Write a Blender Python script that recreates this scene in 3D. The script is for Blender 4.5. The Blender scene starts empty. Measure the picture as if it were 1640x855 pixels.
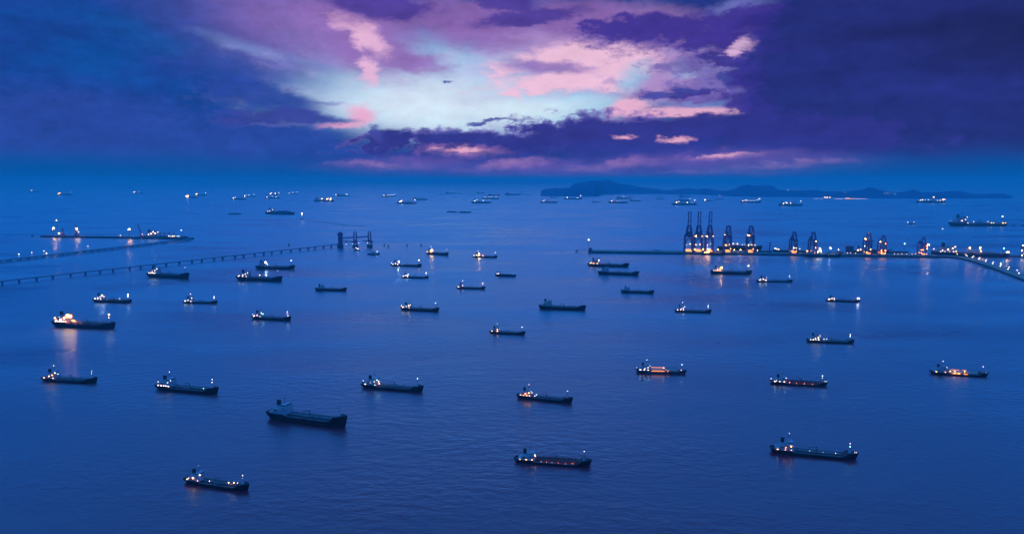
import bpy, math, random
from mathutils import Vector

# ------------------------------------------------------------------ camera, sky, sun, exposure
SC = bpy.context.scene
COL = SC.collection
H = 270.0                      # the camera hovers 270 m above the water
F = 1171.0                     # focal length in pixels of the 1640 px wide photograph
HORIZON = 287.0
PITCH = math.atan((427.5 - HORIZON) / F)

cam_data = bpy.data.cameras.new('camera')
cam_data.sensor_width = 36.0
cam_data.lens = 36.0 * F / 1640.0
cam_data.clip_start = 1.0
cam_data.clip_end = 200000.0
cam = bpy.data.objects.new('camera', cam_data)
COL.objects.link(cam)
cam.location = (0, 0, H)
cam.rotation_euler = (math.pi / 2 - PITCH, 0, 0)
SC.camera = cam

SC.view_settings.view_transform = 'Standard'
SC.view_settings.look = 'None'
SC.view_settings.gamma = 1.0
SC.view_settings.exposure = 0.0
SC.cycles.use_denoising = True
SC.cycles.max_bounces = 5
SC.cycles.diffuse_bounces = 2
SC.cycles.glossy_bounces = 3
SC.cycles.volume_bounces = 1
SC.cycles.sample_clamp_indirect = 4.0
SC.cycles.use_light_tree = True
SC.cycles.use_adaptive_sampling = True
SC.cycles.adaptive_threshold = 0.02


def lin(r, g, b):
    f = lambda c: (c / 255.0 / 12.92) if c <= 10.3 else ((c / 255.0 + 0.055) / 1.055) ** 2.4
    return (f(r), f(g), f(b), 1.0)


def azel(px, py):
    """compass direction (degrees right of north, degrees above horizon) of a point of the sky"""
    cx, cy = (px - 820.0) / F, (427.5 - py) / F
    y = math.cos(PITCH) + cy * math.sin(PITCH)
    z = -math.sin(PITCH) + cy * math.cos(PITCH)
    return math.degrees(math.atan2(cx, y)), math.degrees(math.atan2(z, math.hypot(cx, y)))


world = bpy.data.worlds.new('World')
SC.world = world
world.use_nodes = True
world.cycles.sampling_method = 'MANUAL'
world.cycles.sample_map_resolution = 512
WT = world.node_tree
WT.nodes.clear()


class S:
    """a float socket with arithmetic"""
    def __init__(self, sock, tree):
        self.s, self.t = sock, tree

    def _op(self, op, *others, first=None):
        n = self.t.nodes.new('ShaderNodeMath')
        n.operation = op
        for i, a in enumerate((self,) + others):
            if isinstance(a, S):
                self.t.links.new(a.s, n.inputs[i])
            else:
                n.inputs[i].default_value = a
        return S(n.outputs[0], self.t)

    def __add__(self, o): return self._op('ADD', o)
    __radd__ = __add__
    def __sub__(self, o): return self._op('SUBTRACT', o)
    def __mul__(self, o): return self._op('MULTIPLY', o)
    __rmul__ = __mul__
    def __truediv__(self, o): return self._op('DIVIDE', o)
    def __rsub__(self, o): return (self * -1.0) + o
    def max(self, o): return self._op('MAXIMUM', o)
    def min(self, o): return self._op('MINIMUM', o)
    def sqrt(self): return self._op('SQRT')

    def smooth(self, a, b):
        n = self.t.nodes.new('ShaderNodeMapRange')
        n.interpolation_type = 'SMOOTHSTEP'
        n.clamp = True
        self.t.links.new(self.s, n.inputs[0])
        n.inputs[1].default_value, n.inputs[2].default_value = a, b
        n.inputs[3].default_value, n.inputs[4].default_value = 0.0, 1.0
        return S(n.outputs[0], self.t)


def wmix(a, b, fac):
    n = WT.nodes.new('ShaderNodeMix')
    n.data_type = 'RGBA'
    n.clamp_factor = True
    for sock, v in ((n.inputs[0], fac), (n.inputs[6], a), (n.inputs[7], b)):
        if isinstance(v, S):
            WT.links.new(v.s, sock)
        elif hasattr(v, 'is_linked') or isinstance(v, bpy.types.NodeSocket):
            WT.links.new(v, sock)
        else:
            sock.default_value = v
    return n.outputs[2]


def wnoise(vec, scale, detail, rough=0.55, stretch=(1, 1, 3), off=(0, 0, 0)):
    m = WT.nodes.new('ShaderNodeMapping')
    m.inputs['Scale'].default_value = stretch
    m.inputs['Location'].default_value = off
    WT.links.new(vec, m.inputs[0])
    n = WT.nodes.new('ShaderNodeTexNoise')
    n.inputs['Scale'].default_value = scale
    n.inputs['Detail'].default_value = detail
    n.inputs['Roughness'].default_value = rough
    WT.links.new(m.outputs[0], n.inputs['Vector'])
    sp = WT.nodes.new('ShaderNodeSeparateColor')
    WT.links.new(n.outputs['Color'], sp.inputs[0])
    return [S(sp.outputs[i], WT) - 0.5 for i in range(3)]


tc = WT.nodes.new('ShaderNodeTexCoord')
DIR = tc.outputs['Generated']
sep = WT.nodes.new('ShaderNodeSeparateXYZ')
WT.links.new(DIR, sep.inputs[0])
dx, dy, dz = (S(sep.outputs[i], WT) for i in range(3))
AZ = dx._op('ARCTAN2', dy) * (180 / math.pi)
EL = dz._op('ARCSINE') * (180 / math.pi)

# coarse swirl, medium billow, fine ragged edge (clouds drawn out level with the horizon)
n_co = wnoise(DIR, 3.0, 3.0, 0.5, (1, 1, 3.2), (2.3, 0.7, 5.1))
n_me = wnoise(DIR, 10.0, 5.0, 0.62, (1, 1, 3.0), (7.7, 1.1, 0.4))
n_fi = wnoise(DIR, 34.0, 7.0, 0.68, (1, 1, 2.0), (1.7, 4.1, 2.4))
# soft and ragged versions of the sky coordinates
PS = (AZ + 7.0 * n_co[0] + 2.5 * n_me[0], EL + 2.2 * n_co[1] + 1.0 * n_me[1])
PR = (AZ + 3.2 * n_me[0] + 2.6 * n_fi[0], EL + 0.9 * n_me[1] + 1.3 * n_fi[1])


def blob(cx, cy, rx, ry, tilt=0.0, ragged=True):
    """squared distance from the middle of a cloud, 1 on its rim (centre and radii in photo pixels)"""
    a, e = azel(cx, cy)
    ra = abs(azel(cx + rx, cy)[0] - azel(cx - rx, cy)[0]) / 2
    re = abs(azel(cx, cy + ry)[1] - azel(cx, cy - ry)[1]) / 2
    A, E = PR if ragged else PS
    c, s = math.cos(math.radians(tilt)), math.sin(math.radians(tilt))
    if tilt:
        u = A._op('MULTIPLY_ADD', c / ra, E._op('MULTIPLY_ADD', s / ra, -(a * c + e * s) / ra))
        v = A._op('MULTIPLY_ADD', -s / re, E._op('MULTIPLY_ADD', c / re, (a * s - e * c) / re))
    else:
        u = A._op('MULTIPLY_ADD', 1 / ra, -a / ra)
        v = E._op('MULTIPLY_ADD', 1 / re, -e / re)
    return v._op('MULTIPLY_ADD', v, u * u)


def union(*bs):
    r = bs[0]
    for b in bs[1:]:
        r = r.min(b)
    return r


# clear dusk air: the Sky Texture gives the dome its twilight gradient, tinted by the blue hour
SUN_EL, SUN_AZ = 4.0, -1.0
sky = WT.nodes.new('ShaderNodeTexSky')
sky.sky_type = 'NISHITA'
sky.sun_disc = False
sky.sun_elevation = math.radians(SUN_EL)
sky.sun_rotation = math.radians(SUN_AZ)
sky.air_density = 1.0
sky.dust_density = 0.5
sky.ozone_density = 6.0
tint = WT.nodes.new('ShaderNodeMix')
tint.data_type = 'RGBA'
tint.blend_type = 'MULTIPLY'
tint.inputs[0].default_value = 1.0
tint.inputs[7].default_value = (0.006, 0.016, 0.034, 1)
WT.links.new(sky.outputs[0], tint.inputs[6])

# overcast low round the dome: blue to the west, indigo to the east
deck = wmix(lin(26, 68, 153), lin(38, 45, 126), (AZ + 14.0 * n_co[2]).smooth(-22.0, 24.0))
deck = wmix(deck, lin(16, 82, 166), (n_co[1] + 0.6 * n_me[2]).smooth(0.02, 0.25) * (AZ * -1.0).smooth(0.0, 25.0) * 0.8)
deck = wmix(deck, lin(32, 62, 152), n_me[1].smooth(0.0, 0.3) * (AZ * -1.0).smooth(-5.0, 12.0) * 0.7)
deck = wmix(deck, lin(44, 148, 250), EL.smooth(11.5, 22.0) * 0.97)  # blue overhead, brightened out of view to light sea, haze and ships
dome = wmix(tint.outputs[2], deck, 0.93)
c = dome


def layer(c, rgb, field, soft=0.35, amount=1.0, n=None, k=0.0):
    f = field.sqrt()
    if n is not None:
        f = n._op('MULTIPLY_ADD', -k, f)
    a = f.smooth(1.0 + soft * 0.5, 1.0 - soft)
    if amount != 1.0:
        a = a * amount
    return wmix(c, lin(*rgb), a)


# mauve veil left of the opening
c = layer(c, (82, 84, 166), blob(465, 45, 225, 95, -8, False), 0.9, 0.85)
c = layer(c, (136, 106, 178), blob(500, 45, 150, 75, -14, False), 0.9, 0.85)
c = layer(c, (118, 142, 202), blob(400, 72, 85, 11, -13, False), 0.95, 0.6, n_fi[1], 0.6)
c = layer(c, (24, 88, 170), blob(195, 45, 110, 22, -12, False), 0.95, 0.6)
# bright opening: cyan above, near white low down
c = layer(c, (114, 140, 206), union(blob(780, 122, 320, 105, 0, False), blob(1110, 130, 140, 60, 0, False)), 0.7, 0.95)
c = layer(c, (166, 208, 238), union(blob(705, 145, 240, 78, 3, False), blob(890, 165, 150, 40, 8, False)), 0.75)
c = layer(c, (216, 240, 251), union(blob(675, 168, 180, 52, -4, False), blob(800, 176, 140, 28, 4, False)), 0.8, 0.95)
# wisps across the opening
c = layer(c, (208, 192, 230), blob(770, 125, 270, 62, 6), 1.3, 0.38, n_fi[2] + n_me[0], 2.6)
# pink and lilac sheets
c = layer(c, (146, 110, 184), union(blob(585, 62, 110, 66, -20), blob(650, 96, 80, 26, -8), blob(780, 56, 120, 30, 0)), 0.6, 0.95, n_me[2], 0.8)
c = layer(c, (236, 186, 220), union(blob(585, 58, 46, 24, -30), blob(592, 118, 26, 20, 60)), 0.6, 0.9, n_me[0] + n_fi[2], 1.5)
c = layer(c, (176, 142, 200), union(blob(960, 75, 175, 62, 6), blob(1060, 120, 120, 50)), 0.5, 0.95, n_me[1], 0.7)
c = layer(c, (240, 194, 220), union(blob(930, 88, 120, 24, 8), blob(880, 132, 120, 16, 6), blob(1010, 100, 60, 34, 30)), 0.55, 0.95, n_me[2] + n_fi[1], 2.0)
c = layer(c, (140, 112, 186), blob(880, 108, 70, 11, -4), 0.6, 0.8, n_me[0], 0.6)
c = layer(c, (140, 190, 226), union(blob(1018, 125, 34, 22, 35), blob(1110, 112, 40, 16, 0)), 0.8, 0.75)
c = layer(c, (236, 178, 208), union(blob(1085, 182, 110, 11, 2), blob(1000, 178, 45, 20, 15)), 0.5, 0.95, n_me[2] + n_fi[1], 1.6)
# purple roof of the opening
c = layer(c, (134, 98, 170), union(blob(720, 22, 190, 34), blob(930, 30, 170, 34, -3)), 0.6, 0.9, n_me[0], 0.9)
c = layer(c, (76, 60, 150), union(blob(600, 6, 95, 26, -6), blob(795, 0, 60, 15, -10), blob(850, 28, 90, 14, 6)), 0.5, 0.92, n_me[1] + n_fi[2], 1.3)
c = layer(c, (108, 112, 184), blob(1180, 18, 60, 22, 10), 0.6, 0.8, n_me[1], 0.8)
# dark ragged bank under the roof, right
c = layer(c, (98, 76, 160), union(blob(1075, 55, 160, 32, -2), blob(1150, 95, 60, 24), blob(1130, 155, 130, 12, -4)), 0.5, 0.85, n_fi[2], 2.4)
c = layer(c, (62, 50, 142), union(blob(1060, 44, 125, 22, 0), blob(1150, 64, 80, 22, -8), blob(1200, 30, 70, 20, 12)), 0.35, 0.95, n_fi[0], 2.2)
c = layer(c, (224, 182, 218), union(blob(1195, 72, 22, 15, 20), blob(1180, 88, 22, 12, 0)), 0.5, 0.9, n_fi[1], 2.0)
# torn scraps between the opening and the heavy mass
c = layer(c, (116, 100, 178), union(blob(1155, 138, 85, 26, 2), blob(1095, 108, 60, 12, 0)), 0.5, 0.85, n_fi[0], 2.4)
c = layer(c, (64, 56, 146), union(blob(1165, 100, 46, 13, -10), blob(1205, 125, 50, 26, 0), blob(1110, 150, 60, 6, 6), blob(1215, 160, 60, 20, 0)), 0.35, 0.95, n_fi[2], 2.4)
c = layer(c, (50, 47, 138), union(blob(1265, 120, 90, 90, 0), blob(1250, 45, 70, 30, 0)), 0.4, 0.9, n_fi[1], 1.2)
# the heavy mass to the right
c = layer(c, (37, 46, 119), union(blob(1420, 95, 210, 165, 0), blob(1310, 130, 100, 70), blob(1300, 40, 80, 45), blob(1640, 130, 260, 180)), 0.24, 0.97, n_fi[2], 1.3)
c = layer(c, (30, 36, 88), union(blob(1520, 55, 210, 42, 4, False), blob(1640, 60, 200, 60, 0, False)), 0.9, 0.8)
c = layer(c, (44, 54, 142), union(blob(1390, 90, 130, 22, 4, False), blob(1500, 150, 190, 22, -3, False)), 0.9, 0.45)
# left: long low cloud with a pink curl at its tip
c = layer(c, (238, 172, 208), union(blob(578, 184, 26, 18, 0), blob(545, 199, 50, 7, 6)), 0.7, 0.9, n_me[2], 0.5)
c = layer(c, (42, 72, 160), union(blob(380, 250, 310, 62, -3), blob(120, 215, 300, 80, -2), blob(430, 226, 170, 36, -6), blob(415, 152, 110, 26, -12)), 0.45, 0.92, n_fi[0], 0.7)
c = layer(c, (56, 68, 154), union(blob(465, 187, 110, 12, -1), blob(400, 194, 80, 8, 0)), 0.5, 0.95, n_fi[0], 1.0)
c = layer(c, (92, 100, 180), union(blob(450, 200, 70, 3.5, 4), blob(520, 166, 40, 4, 0)), 0.7, 0.55, n_fi[2], 0.9)
# long bank low over the sea, frayed on top
low = union(blob(760, 232, 190, 24, 0), blob(960, 218, 170, 33, 1), blob(1120, 208, 190, 28, 3), blob(1300, 226, 190, 42), blob(620, 222, 50, 14, 10))
c = layer(c, (112, 98, 180), union(blob(760, 228, 190, 24, 0), blob(960, 212, 170, 33, 1)), 0.25, 0.85, n_fi[1], 3.2)
c = layer(c, (48, 50, 136), low * 1.12, 0.3, 0.97, n_fi[1], 2.8)
c = layer(c, (50, 58, 154), union(blob(760, 262, 260, 22, 0, False), blob(1050, 240, 260, 22, 0, False)), 0.8, 0.6)
# pink gaps and streaks in and under it
c = layer(c, (116, 86, 172), union(blob(1170, 266, 210, 26, 0), blob(880, 272, 210, 16, 0), blob(640, 266, 130, 16, 2)), 0.7, 0.9, n_me[2], 0.7)
c = layer(c, (206, 146, 200), union(blob(1165, 250, 70, 6, 2), blob(1250, 266, 110, 5, 4), blob(985, 266, 60, 7, 6), blob(745, 243, 60, 9, -2), blob(810, 266, 60, 7, 6), blob(605, 264, 70, 5, -2), blob(1140, 277, 100, 4, 0)), 1.2, 0.62, n_fi[0], 2.2)
c = layer(c, (246, 180, 206), union(blob(1160, 248, 42, 4, 2), blob(1085, 222, 26, 5, 2), blob(730, 240, 30, 4, 0), blob(1010, 217, 20, 4, 0)), 0.9, 0.9, n_fi[2], 2.2)
# torn little scuds
c = layer(c, (66, 72, 158), union(blob(603, 217, 14, 16, 30), blob(715, 131, 14, 3), blob(724, 210, 12, 4, 10), blob(790, 195, 40, 3, 4), blob(1075, 150, 60, 5, 5), blob(1160, 130, 18, 6), blob(545, 278, 10, 7)), 0.6, 0.9, n_fi[0], 3.0)
# billows and folds inside the clouds
bw = WT.nodes.new('ShaderNodeRGBToBW')
WT.links.new(c, bw.inputs[0])
fold = (0.7 * n_me[1] + 1.1 * n_fi[0]) * (0.28 + 0.42 * S(bw.outputs[0], WT).smooth(0.40, 0.06)) + 1.0
mulc = WT.nodes.new('ShaderNodeMix')
mulc.data_type = 'RGBA'
mulc.blend_type = 'MULTIPLY'
mulc.inputs[0].default_value = 1.0
WT.links.new(c, mulc.inputs[6])
WT.links.new(fold.s, mulc.inputs[7])
c = mulc.outputs[2]
# blue band of dense air along the horizon
hz = wmix(lin(4, 82, 160), lin(48, 72, 160), (AZ.smooth(-18.0, 0.0)) * ((AZ * -1.0).smooth(-26.0, -8.0)))
band = (EL * -1.0 + 2.0 * n_me[2] + AZ._op('ABSOLUTE') * 0.022).smooth(-2.1, 0.6)
c = wmix(c, hz, band)
dome = wmix(dome, lin(4, 92, 171), (EL * -1.0).smooth(-2.6, 0.2))

# the western clouds fade into the plain rest of the dome
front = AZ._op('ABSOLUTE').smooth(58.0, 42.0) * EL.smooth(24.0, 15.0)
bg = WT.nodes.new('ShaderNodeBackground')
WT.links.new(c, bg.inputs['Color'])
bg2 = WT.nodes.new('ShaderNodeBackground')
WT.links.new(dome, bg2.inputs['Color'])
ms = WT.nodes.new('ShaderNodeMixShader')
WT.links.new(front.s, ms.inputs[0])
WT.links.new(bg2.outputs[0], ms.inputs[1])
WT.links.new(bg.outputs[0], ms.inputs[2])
wo = WT.nodes.new('ShaderNodeOutputWorld')
WT.links.new(ms.outputs[0], wo.inputs['Surface'])

sun_data = bpy.data.lights.new('sun', 'SUN')
sun_data.energy = 0.02
sun_data.angle = math.radians(60)
sun_data.color = (0.80, 0.78, 1.0)
sun = bpy.data.objects.new('sun', sun_data)
COL.objects.link(sun)
_a, _e = math.radians(SUN_AZ), math.radians(SUN_EL + 4)
_d = Vector((math.sin(_a) * math.cos(_e), math.cos(_a) * math.cos(_e), math.sin(_e)))
sun.rotation_euler = _d.to_track_quat('Z', 'Y').to_euler()
sun.location = (0, 0, 500)

# ------------------------------------------------------------------ materials
MATS = {}


def mat(name, rgb, rough=0.55, var=0.25, scale=0.35, metal=0.0, spec=0.4):
    if name in MATS:
        return MATS[name]
    m = bpy.data.materials.new(name)
    m.use_nodes = True
    t = m.node_tree
    b = t.nodes['Principled BSDF']
    b.inputs['Roughness'].default_value = rough
    b.inputs['Metallic'].default_value = metal
    b.inputs['Specular IOR Level'].default_value = spec
    tx = t.nodes.new('ShaderNodeTexCoord')
    n = t.nodes.new('ShaderNodeTexNoise')
    n.inputs['Scale'].default_value = scale
    n.inputs['Detail'].default_value = 5
    g = t.nodes.new('ShaderNodeNewGeometry')
    t.links.new(g.outputs['Position'], n.inputs['Vector'])
    r = t.nodes.new('ShaderNodeMapRange')
    r.inputs[1].default_value, r.inputs[2].default_value = 0.3, 0.7
    r.inputs[3].default_value, r.inputs[4].default_value = 1 - var, 1 + var
    t.links.new(n.outputs[0], r.inputs[0])
    mx = t.nodes.new('ShaderNodeMix')
    mx.data_type = 'RGBA'
    mx.blend_type = 'MULTIPLY'
    mx.inputs[0].default_value = 1
    mx.inputs[6].default_value = (*rgb, 1)
    t.links.new(r.outputs[0], mx.inputs[7])
    t.links.new(mx.outputs[2], b.inputs['Base Color'])
    MATS[name] = m
    return m


def glow(name, rgb, strength):
    if name in MATS:
        return MATS[name]
    m = bpy.data.materials.new(name)
    m.use_nodes = True
    t = m.node_tree
    t.nodes.clear()
    e = t.nodes.new('ShaderNodeEmission')
    e.inputs[0].default_value = (*rgb, 1)
    e.inputs[1].default_value = strength
    o = t.nodes.new('ShaderNodeOutputMaterial')
    t.links.new(e.outputs[0], o.inputs[0])
    MATS[name] = m
    return m


mat('hull_black', (0.034, 0.004, 0.008), 0.7, spec=.15)
mat('hull_maroon', (0.062, 0.005, 0.009), 0.7, spec=.15)
mat('hull_grey', (0.05, 0.04, 0.055), 0.6, spec=.15)
mat('hull_blue', (0.038, 0.004, 0.016), 0.7, spec=.15)
mat('deck_grey', (0.095, 0.045, 0.055), 0.7)
mat('deck_brown', (0.09, 0.04, 0.04), 0.7)
mat('deck_green', (0.06, 0.12, 0.11), 0.7)
mat('deck_red', (0.42, 0.045, 0.05), 0.7)
mat('white_paint', (0.56, 0.42, 0.48), 0.5, 0.12)
mat('cream_paint', (0.50, 0.46, 0.40), 0.5, 0.12)
mat('funnel_black', (0.012, 0.012, 0.015), 0.5)
mat('funnel_red', (0.20, 0.02, 0.02), 0.5)
mat('funnel_blue', (0.02, 0.05, 0.20), 0.5)
mat('pipe_grey', (0.30, 0.28, 0.31), 0.5)
mat('mast_grey', (0.14, 0.13, 0.16), 0.5)
mat('tank_white', (0.55, 0.45, 0.38), 0.45, 0.12)
mat('orange_paint', (0.50, 0.12, 0.03), 0.5)
mat('glass_dark', (0.02, 0.025, 0.03), 0.12)
mat('steel_indigo', (0.15, 0.055, 0.20), 0.55)
mat('steel_grey', (0.08, 0.075, 0.11), 0.55)
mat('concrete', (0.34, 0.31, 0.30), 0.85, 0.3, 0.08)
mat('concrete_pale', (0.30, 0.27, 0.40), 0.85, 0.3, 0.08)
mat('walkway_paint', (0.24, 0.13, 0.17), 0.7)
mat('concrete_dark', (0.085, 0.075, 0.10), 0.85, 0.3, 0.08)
mat('shed_roof', (0.07, 0.055, 0.08), 0.6)
mat('box_red', (0.22, 0.04, 0.03), 0.6)
mat('box_blue', (0.03, 0.06, 0.20), 0.6)
mat('box_cream', (0.35, 0.32, 0.27), 0.6)
mat('rubber', (0.02, 0.02, 0.02), 0.9)

GL = 1.0
LAMP = {
    'w': glow('lamp_white', (1.0, 0.86, 0.72), 10 * GL),
    'c': glow('lamp_cool', (0.74, 0.90, 1.0), 10 * GL),
    'o': glow('lamp_amber', (1.0, 0.30, 0.045), 34 * GL),
    'y': glow('lamp_warm', (1.0, 0.55, 0.18), 30 * GL),
    'g': glow('lamp_green', (0.30, 1.0, 0.85), 18 * GL),
    'p': glow('lamp_pink', (1.0, 0.66, 0.80), 12 * GL),
    'F': glow('floodlight_amber', (1.0, 0.36, 0.06), 150 * GL),
    'W': glow('floodlight_white', (0.95, 0.92, 1.0), 80 * GL),
    'd': glow('lamp_dim', (0.80, 0.80, 1.0), 4 * GL),
}
glow('glow_strip_orange', (1.0, 0.28, 0.025), 3.0)
glow('glow_strip_amber', (1.0, 0.36, 0.065), 3.8)
glow('window_warm', (1.0, 0.52, 0.20), 6.0)
glow('window_white', (1.0, 0.84, 0.66), 6.0)

# ------------------------------------------------------------------ mesh helpers
MESH = {}


def mesh(name, v, f, smooth=False):
    m = bpy.data.meshes.new(name)
    m.from_pydata([tuple(p) for p in v], [], f)
    m.materials.append(None)
    if smooth:
        for p in m.polygons:
            p.use_smooth = True
    m.update()
    return m


def unit_box():
    if 'box' not in MESH:
        v = [(x, y, z) for z in (-.5, .5) for y in (-.5, .5) for x in (-.5, .5)]
        f = [(0, 2, 3, 1), (4, 5, 7, 6), (0, 1, 5, 4), (2, 6, 7, 3), (0, 4, 6, 2), (1, 3, 7, 5)]
        MESH['box'] = mesh('box', v, f)
    return MESH['box']


def unit_cyl(n=8):
    k = 'cyl%d' % n
    if k not in MESH:
        v, f = [], []
        for z in (-.5, .5):
            for i in range(n):
                a = 2 * math.pi * i / n
                v.append((.5 * math.cos(a), .5 * math.sin(a), z))
        for i in range(n):
            j = (i + 1) % n
            f.append((i, j, n + j, n + i))
        f.append(tuple(range(n - 1, -1, -1)))
        f.append(tuple(range(n, 2 * n)))
        MESH[k] = mesh(k, v, f)
    return MESH[k]


def unit_ball():
    if 'ball' not in MESH:
        g = (1 + 5 ** .5) / 2
        v = [(-1, g, 0), (1, g, 0), (-1, -g, 0), (1, -g, 0), (0, -1, g), (0, 1, g), (0, -1, -g), (0, 1, -g), (g, 0, -1), (g, 0, 1), (-g, 0, -1), (-g, 0, 1)]
        v = [tuple(Vector(p).normalized()) for p in v]
        f = [(0, 11, 5), (0, 5, 1), (0, 1, 7), (0, 7, 10), (0, 10, 11), (1, 5, 9), (5, 11, 4), (11, 10, 2), (10, 7, 6), (7, 1, 8),
             (3, 9, 4), (3, 4, 2), (3, 2, 6), (3, 6, 8), (3, 8, 9), (4, 9, 5), (2, 4, 11), (6, 2, 10), (8, 6, 7), (9, 8, 1)]
        MESH['ball'] = mesh('ball', v, f, True)
    return MESH['ball']


def capsule_mesh(l, r, n=12):
    k = 'capsule%.2f' % (l / r)
    if k not in MESH:
        prof = []
        for i in range(5):
            a = math.pi / 2 * i / 4
            prof.append((-l / r / 2 + 1 - math.cos(a), math.sin(a)))
        prof += [(-x, y) for x, y in reversed(prof)]
        v, f = [], []
        for x, y in prof:
            for i in range(n):
                a = 2 * math.pi * i / n
                v.append((x, y * math.cos(a), y * math.sin(a)))
        for j in range(len(prof) - 1):
            for i in range(n):
                b = (i + 1) % n
                f.append((j * n + i, j * n + b, (j + 1) * n + b, (j + 1) * n + i))
        MESH[k] = mesh(k, v, f, True)
    return MESH[k]


def put(name, me, material, parent, loc=(0, 0, 0), rot=(0, 0, 0), scale=(1, 1, 1)):
    o = bpy.data.objects.new(name, me)
    COL.objects.link(o)
    if len(me.materials):
        o.material_slots[0].link = 'OBJECT'
        o.material_slots[0].material = MATS[material] if isinstance(material, str) else material
    o.parent = parent
    o.location, o.rotation_euler, o.scale = loc, rot, scale
    return o


def box(name, material, parent, lo, hi):
    loc = [(a + b) / 2 for a, b in zip(lo, hi)]
    return put(name, unit_box(), material, parent, loc, (0, 0, 0), [max(1e-3, b - a) for a, b in zip(lo, hi)])


def rod(name, material, parent, a, b, r, n=8, r2=None, me=None):
    a, b = Vector(a), Vector(b)
    d = b - a
    q = d.to_track_quat('Z', 'Y').to_euler()
    return put(name, me or unit_cyl(n), material, parent, (a + b) / 2, q, (2 * r, 2 * (r2 or r), d.length))


def beam(name, material, parent, a, b, w, h=None):
    return rod(name, material, parent, a, b, w / 2, r2=(h or w) / 2, me=unit_box())


def prof_extrude(name, material, parent, prof, y0, y1, taper=1.0):
    """side profile (x, z) drawn out across the beam"""
    n = len(prof)
    v = [(x, y0, z) for x, z in prof] + [(x, y1, z) for x, z in prof]
    f = [tuple(range(n)), tuple(range(2 * n - 1, n - 1, -1))]
    for i in range(n):
        j = (i + 1) % n
        f.append((i, i + n, j + n, j))
    return put(name, mesh(name, v, f), material, parent)


def thing(name, label, cat, loc=(0, 0, 0), rz=0.0, group=None):
    o = bpy.data.objects.new(name, None)
    COL.objects.link(o)
    o.location, o.rotation_euler = loc, (0, 0, rz)
    o.empty_display_size = 5
    o['label'], o['category'] = label, cat
    if group:
        o['group'] = group
    return o


def at(px, py, z=0.0):
    """the point of the level z that the photograph shows at this pixel"""
    cx, cy = (px - 820.0) / F, (427.5 - py) / F
    y = math.cos(PITCH) + cy * math.sin(PITCH)
    dzz = -math.sin(PITCH) + cy * math.cos(PITCH)
    t = (H - z) / -dzz
    return Vector((cx * t, y * t, z))


def mpp(p):
    """metres per photo pixel at a point"""
    return (p.y * math.cos(PITCH) + (H - p.z) * math.sin(PITCH)) / F


def lamp(parent, loc, r, kind, name='lamp'):
    o = put(name, unit_ball(), LAMP[kind], parent, loc, (0, 0, random.random()), (r, r, r))
    return o


# ------------------------------------------------------------------ water and air
def sea_material():
    m = bpy.data.materials.new('sea_water')
    m.use_nodes = True
    t = m.node_tree
    t.nodes.remove(t.nodes['Principled BSDF'])
    body = t.nodes.new('ShaderNodeBsdfDiffuse')
    body.inputs['Color'].default_value = (0.40, 0.004, 0.03, 1)
    b = t.nodes.new('ShaderNodeBsdfGlossy')
    b.inputs['Color'].default_value = (0.56, 0.82, 1.0, 1)
    b.inputs['Roughness'].default_value = 0.33
    fr = t.nodes.new('ShaderNodeLayerWeight')
    fr.inputs['Blend'].default_value = 0.5
    sch = t.nodes.new('ShaderNodeMath')
    sch.operation = 'POWER'
    sch.inputs[1].default_value = 2.8
    t.links.new(fr.outputs['Facing'], sch.inputs[0])
    mx = t.nodes.new('ShaderNodeMixShader')
    t.links.new(sch.outputs[0], mx.inputs[0])
    t.links.new(body.outputs[0], mx.inputs[1])
    t.links.new(b.outputs[0], mx.inputs[2])
    t.links.new(mx.outputs[0], t.nodes['Material Output'].inputs['Surface'])
    g = t.nodes.new('ShaderNodeNewGeometry')

    def noise(sc, scale, detail, rough, rot):
        mp = t.nodes.new('ShaderNodeMapping')
        mp.inputs['Scale'].default_value = scale
        mp.inputs['Rotation'].default_value = (0, 0, rot)
        t.links.new(g.outputs['Position'], mp.inputs[0])
        n = t.nodes.new('ShaderNodeTexNoise')
        n.inputs['Scale'].default_value = sc
        n.inputs['Detail'].default_value = detail
        n.inputs['Roughness'].default_value = rough
        t.links.new(mp.outputs[0], n.inputs['Vector'])
        return n.outputs[0]
    h1 = noise(1.0, (0.06, 0.10, 0.1), 4, 0.6, 0.25)     # wind waves
    h2 = noise(1.0, (0.0016, 0.0040, 0.01), 4, 0.6, -0.1)   # slicks and gust patches
    mul = t.nodes.new('ShaderNodeMath')
    mul.operation = 'MULTIPLY'
    t.links.new(h1, mul.inputs[0])
    mr = t.nodes.new('ShaderNodeMapRange')
    mr.inputs[1].default_value, mr.inputs[2].default_value = 0.35, 0.65
    mr.inputs[3].default_value, mr.inputs[4].default_value = 0.15, 1.65
    t.links.new(h2, mr.inputs[0])
    t.links.new(mr.outputs[0], mul.inputs[1])
    bp = t.nodes.new('ShaderNodeBump')
    bp.inputs['Strength'].default_value = 1.0
    bp.inputs['Distance'].default_value = 1.6
    t.links.new(mul.outputs[0], bp.inputs['Height'])
    t.links.new(bp.outputs[0], b.inputs['Normal'])
    t.links.new(bp.outputs[0], fr.inputs['Normal'])
    rr = t.nodes.new('ShaderNodeMapRange')
    rr.inputs[1].default_value, rr.inputs[2].default_value = 0.35, 0.65
    rr.inputs[3].default_value, rr.inputs[4].default_value = 0.25, 0.40
    t.links.new(h2, rr.inputs[0])
    t.links.new(rr.outputs[0], b.inputs['Roughness'])
    return m


R = 60000.0
sea = bpy.data.objects.new('sea_water', bpy.data.meshes.new('sea_water'))
ring = [(R * math.cos(2 * math.pi * i / 96), R * math.sin(2 * math.pi * i / 96), 0) for i in range(96)]
sea.data.from_pydata(ring, [], [tuple(range(96))])
sea.data.materials.append(sea_material())
COL.objects.link(sea)
sea['kind'] = 'structure'

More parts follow.
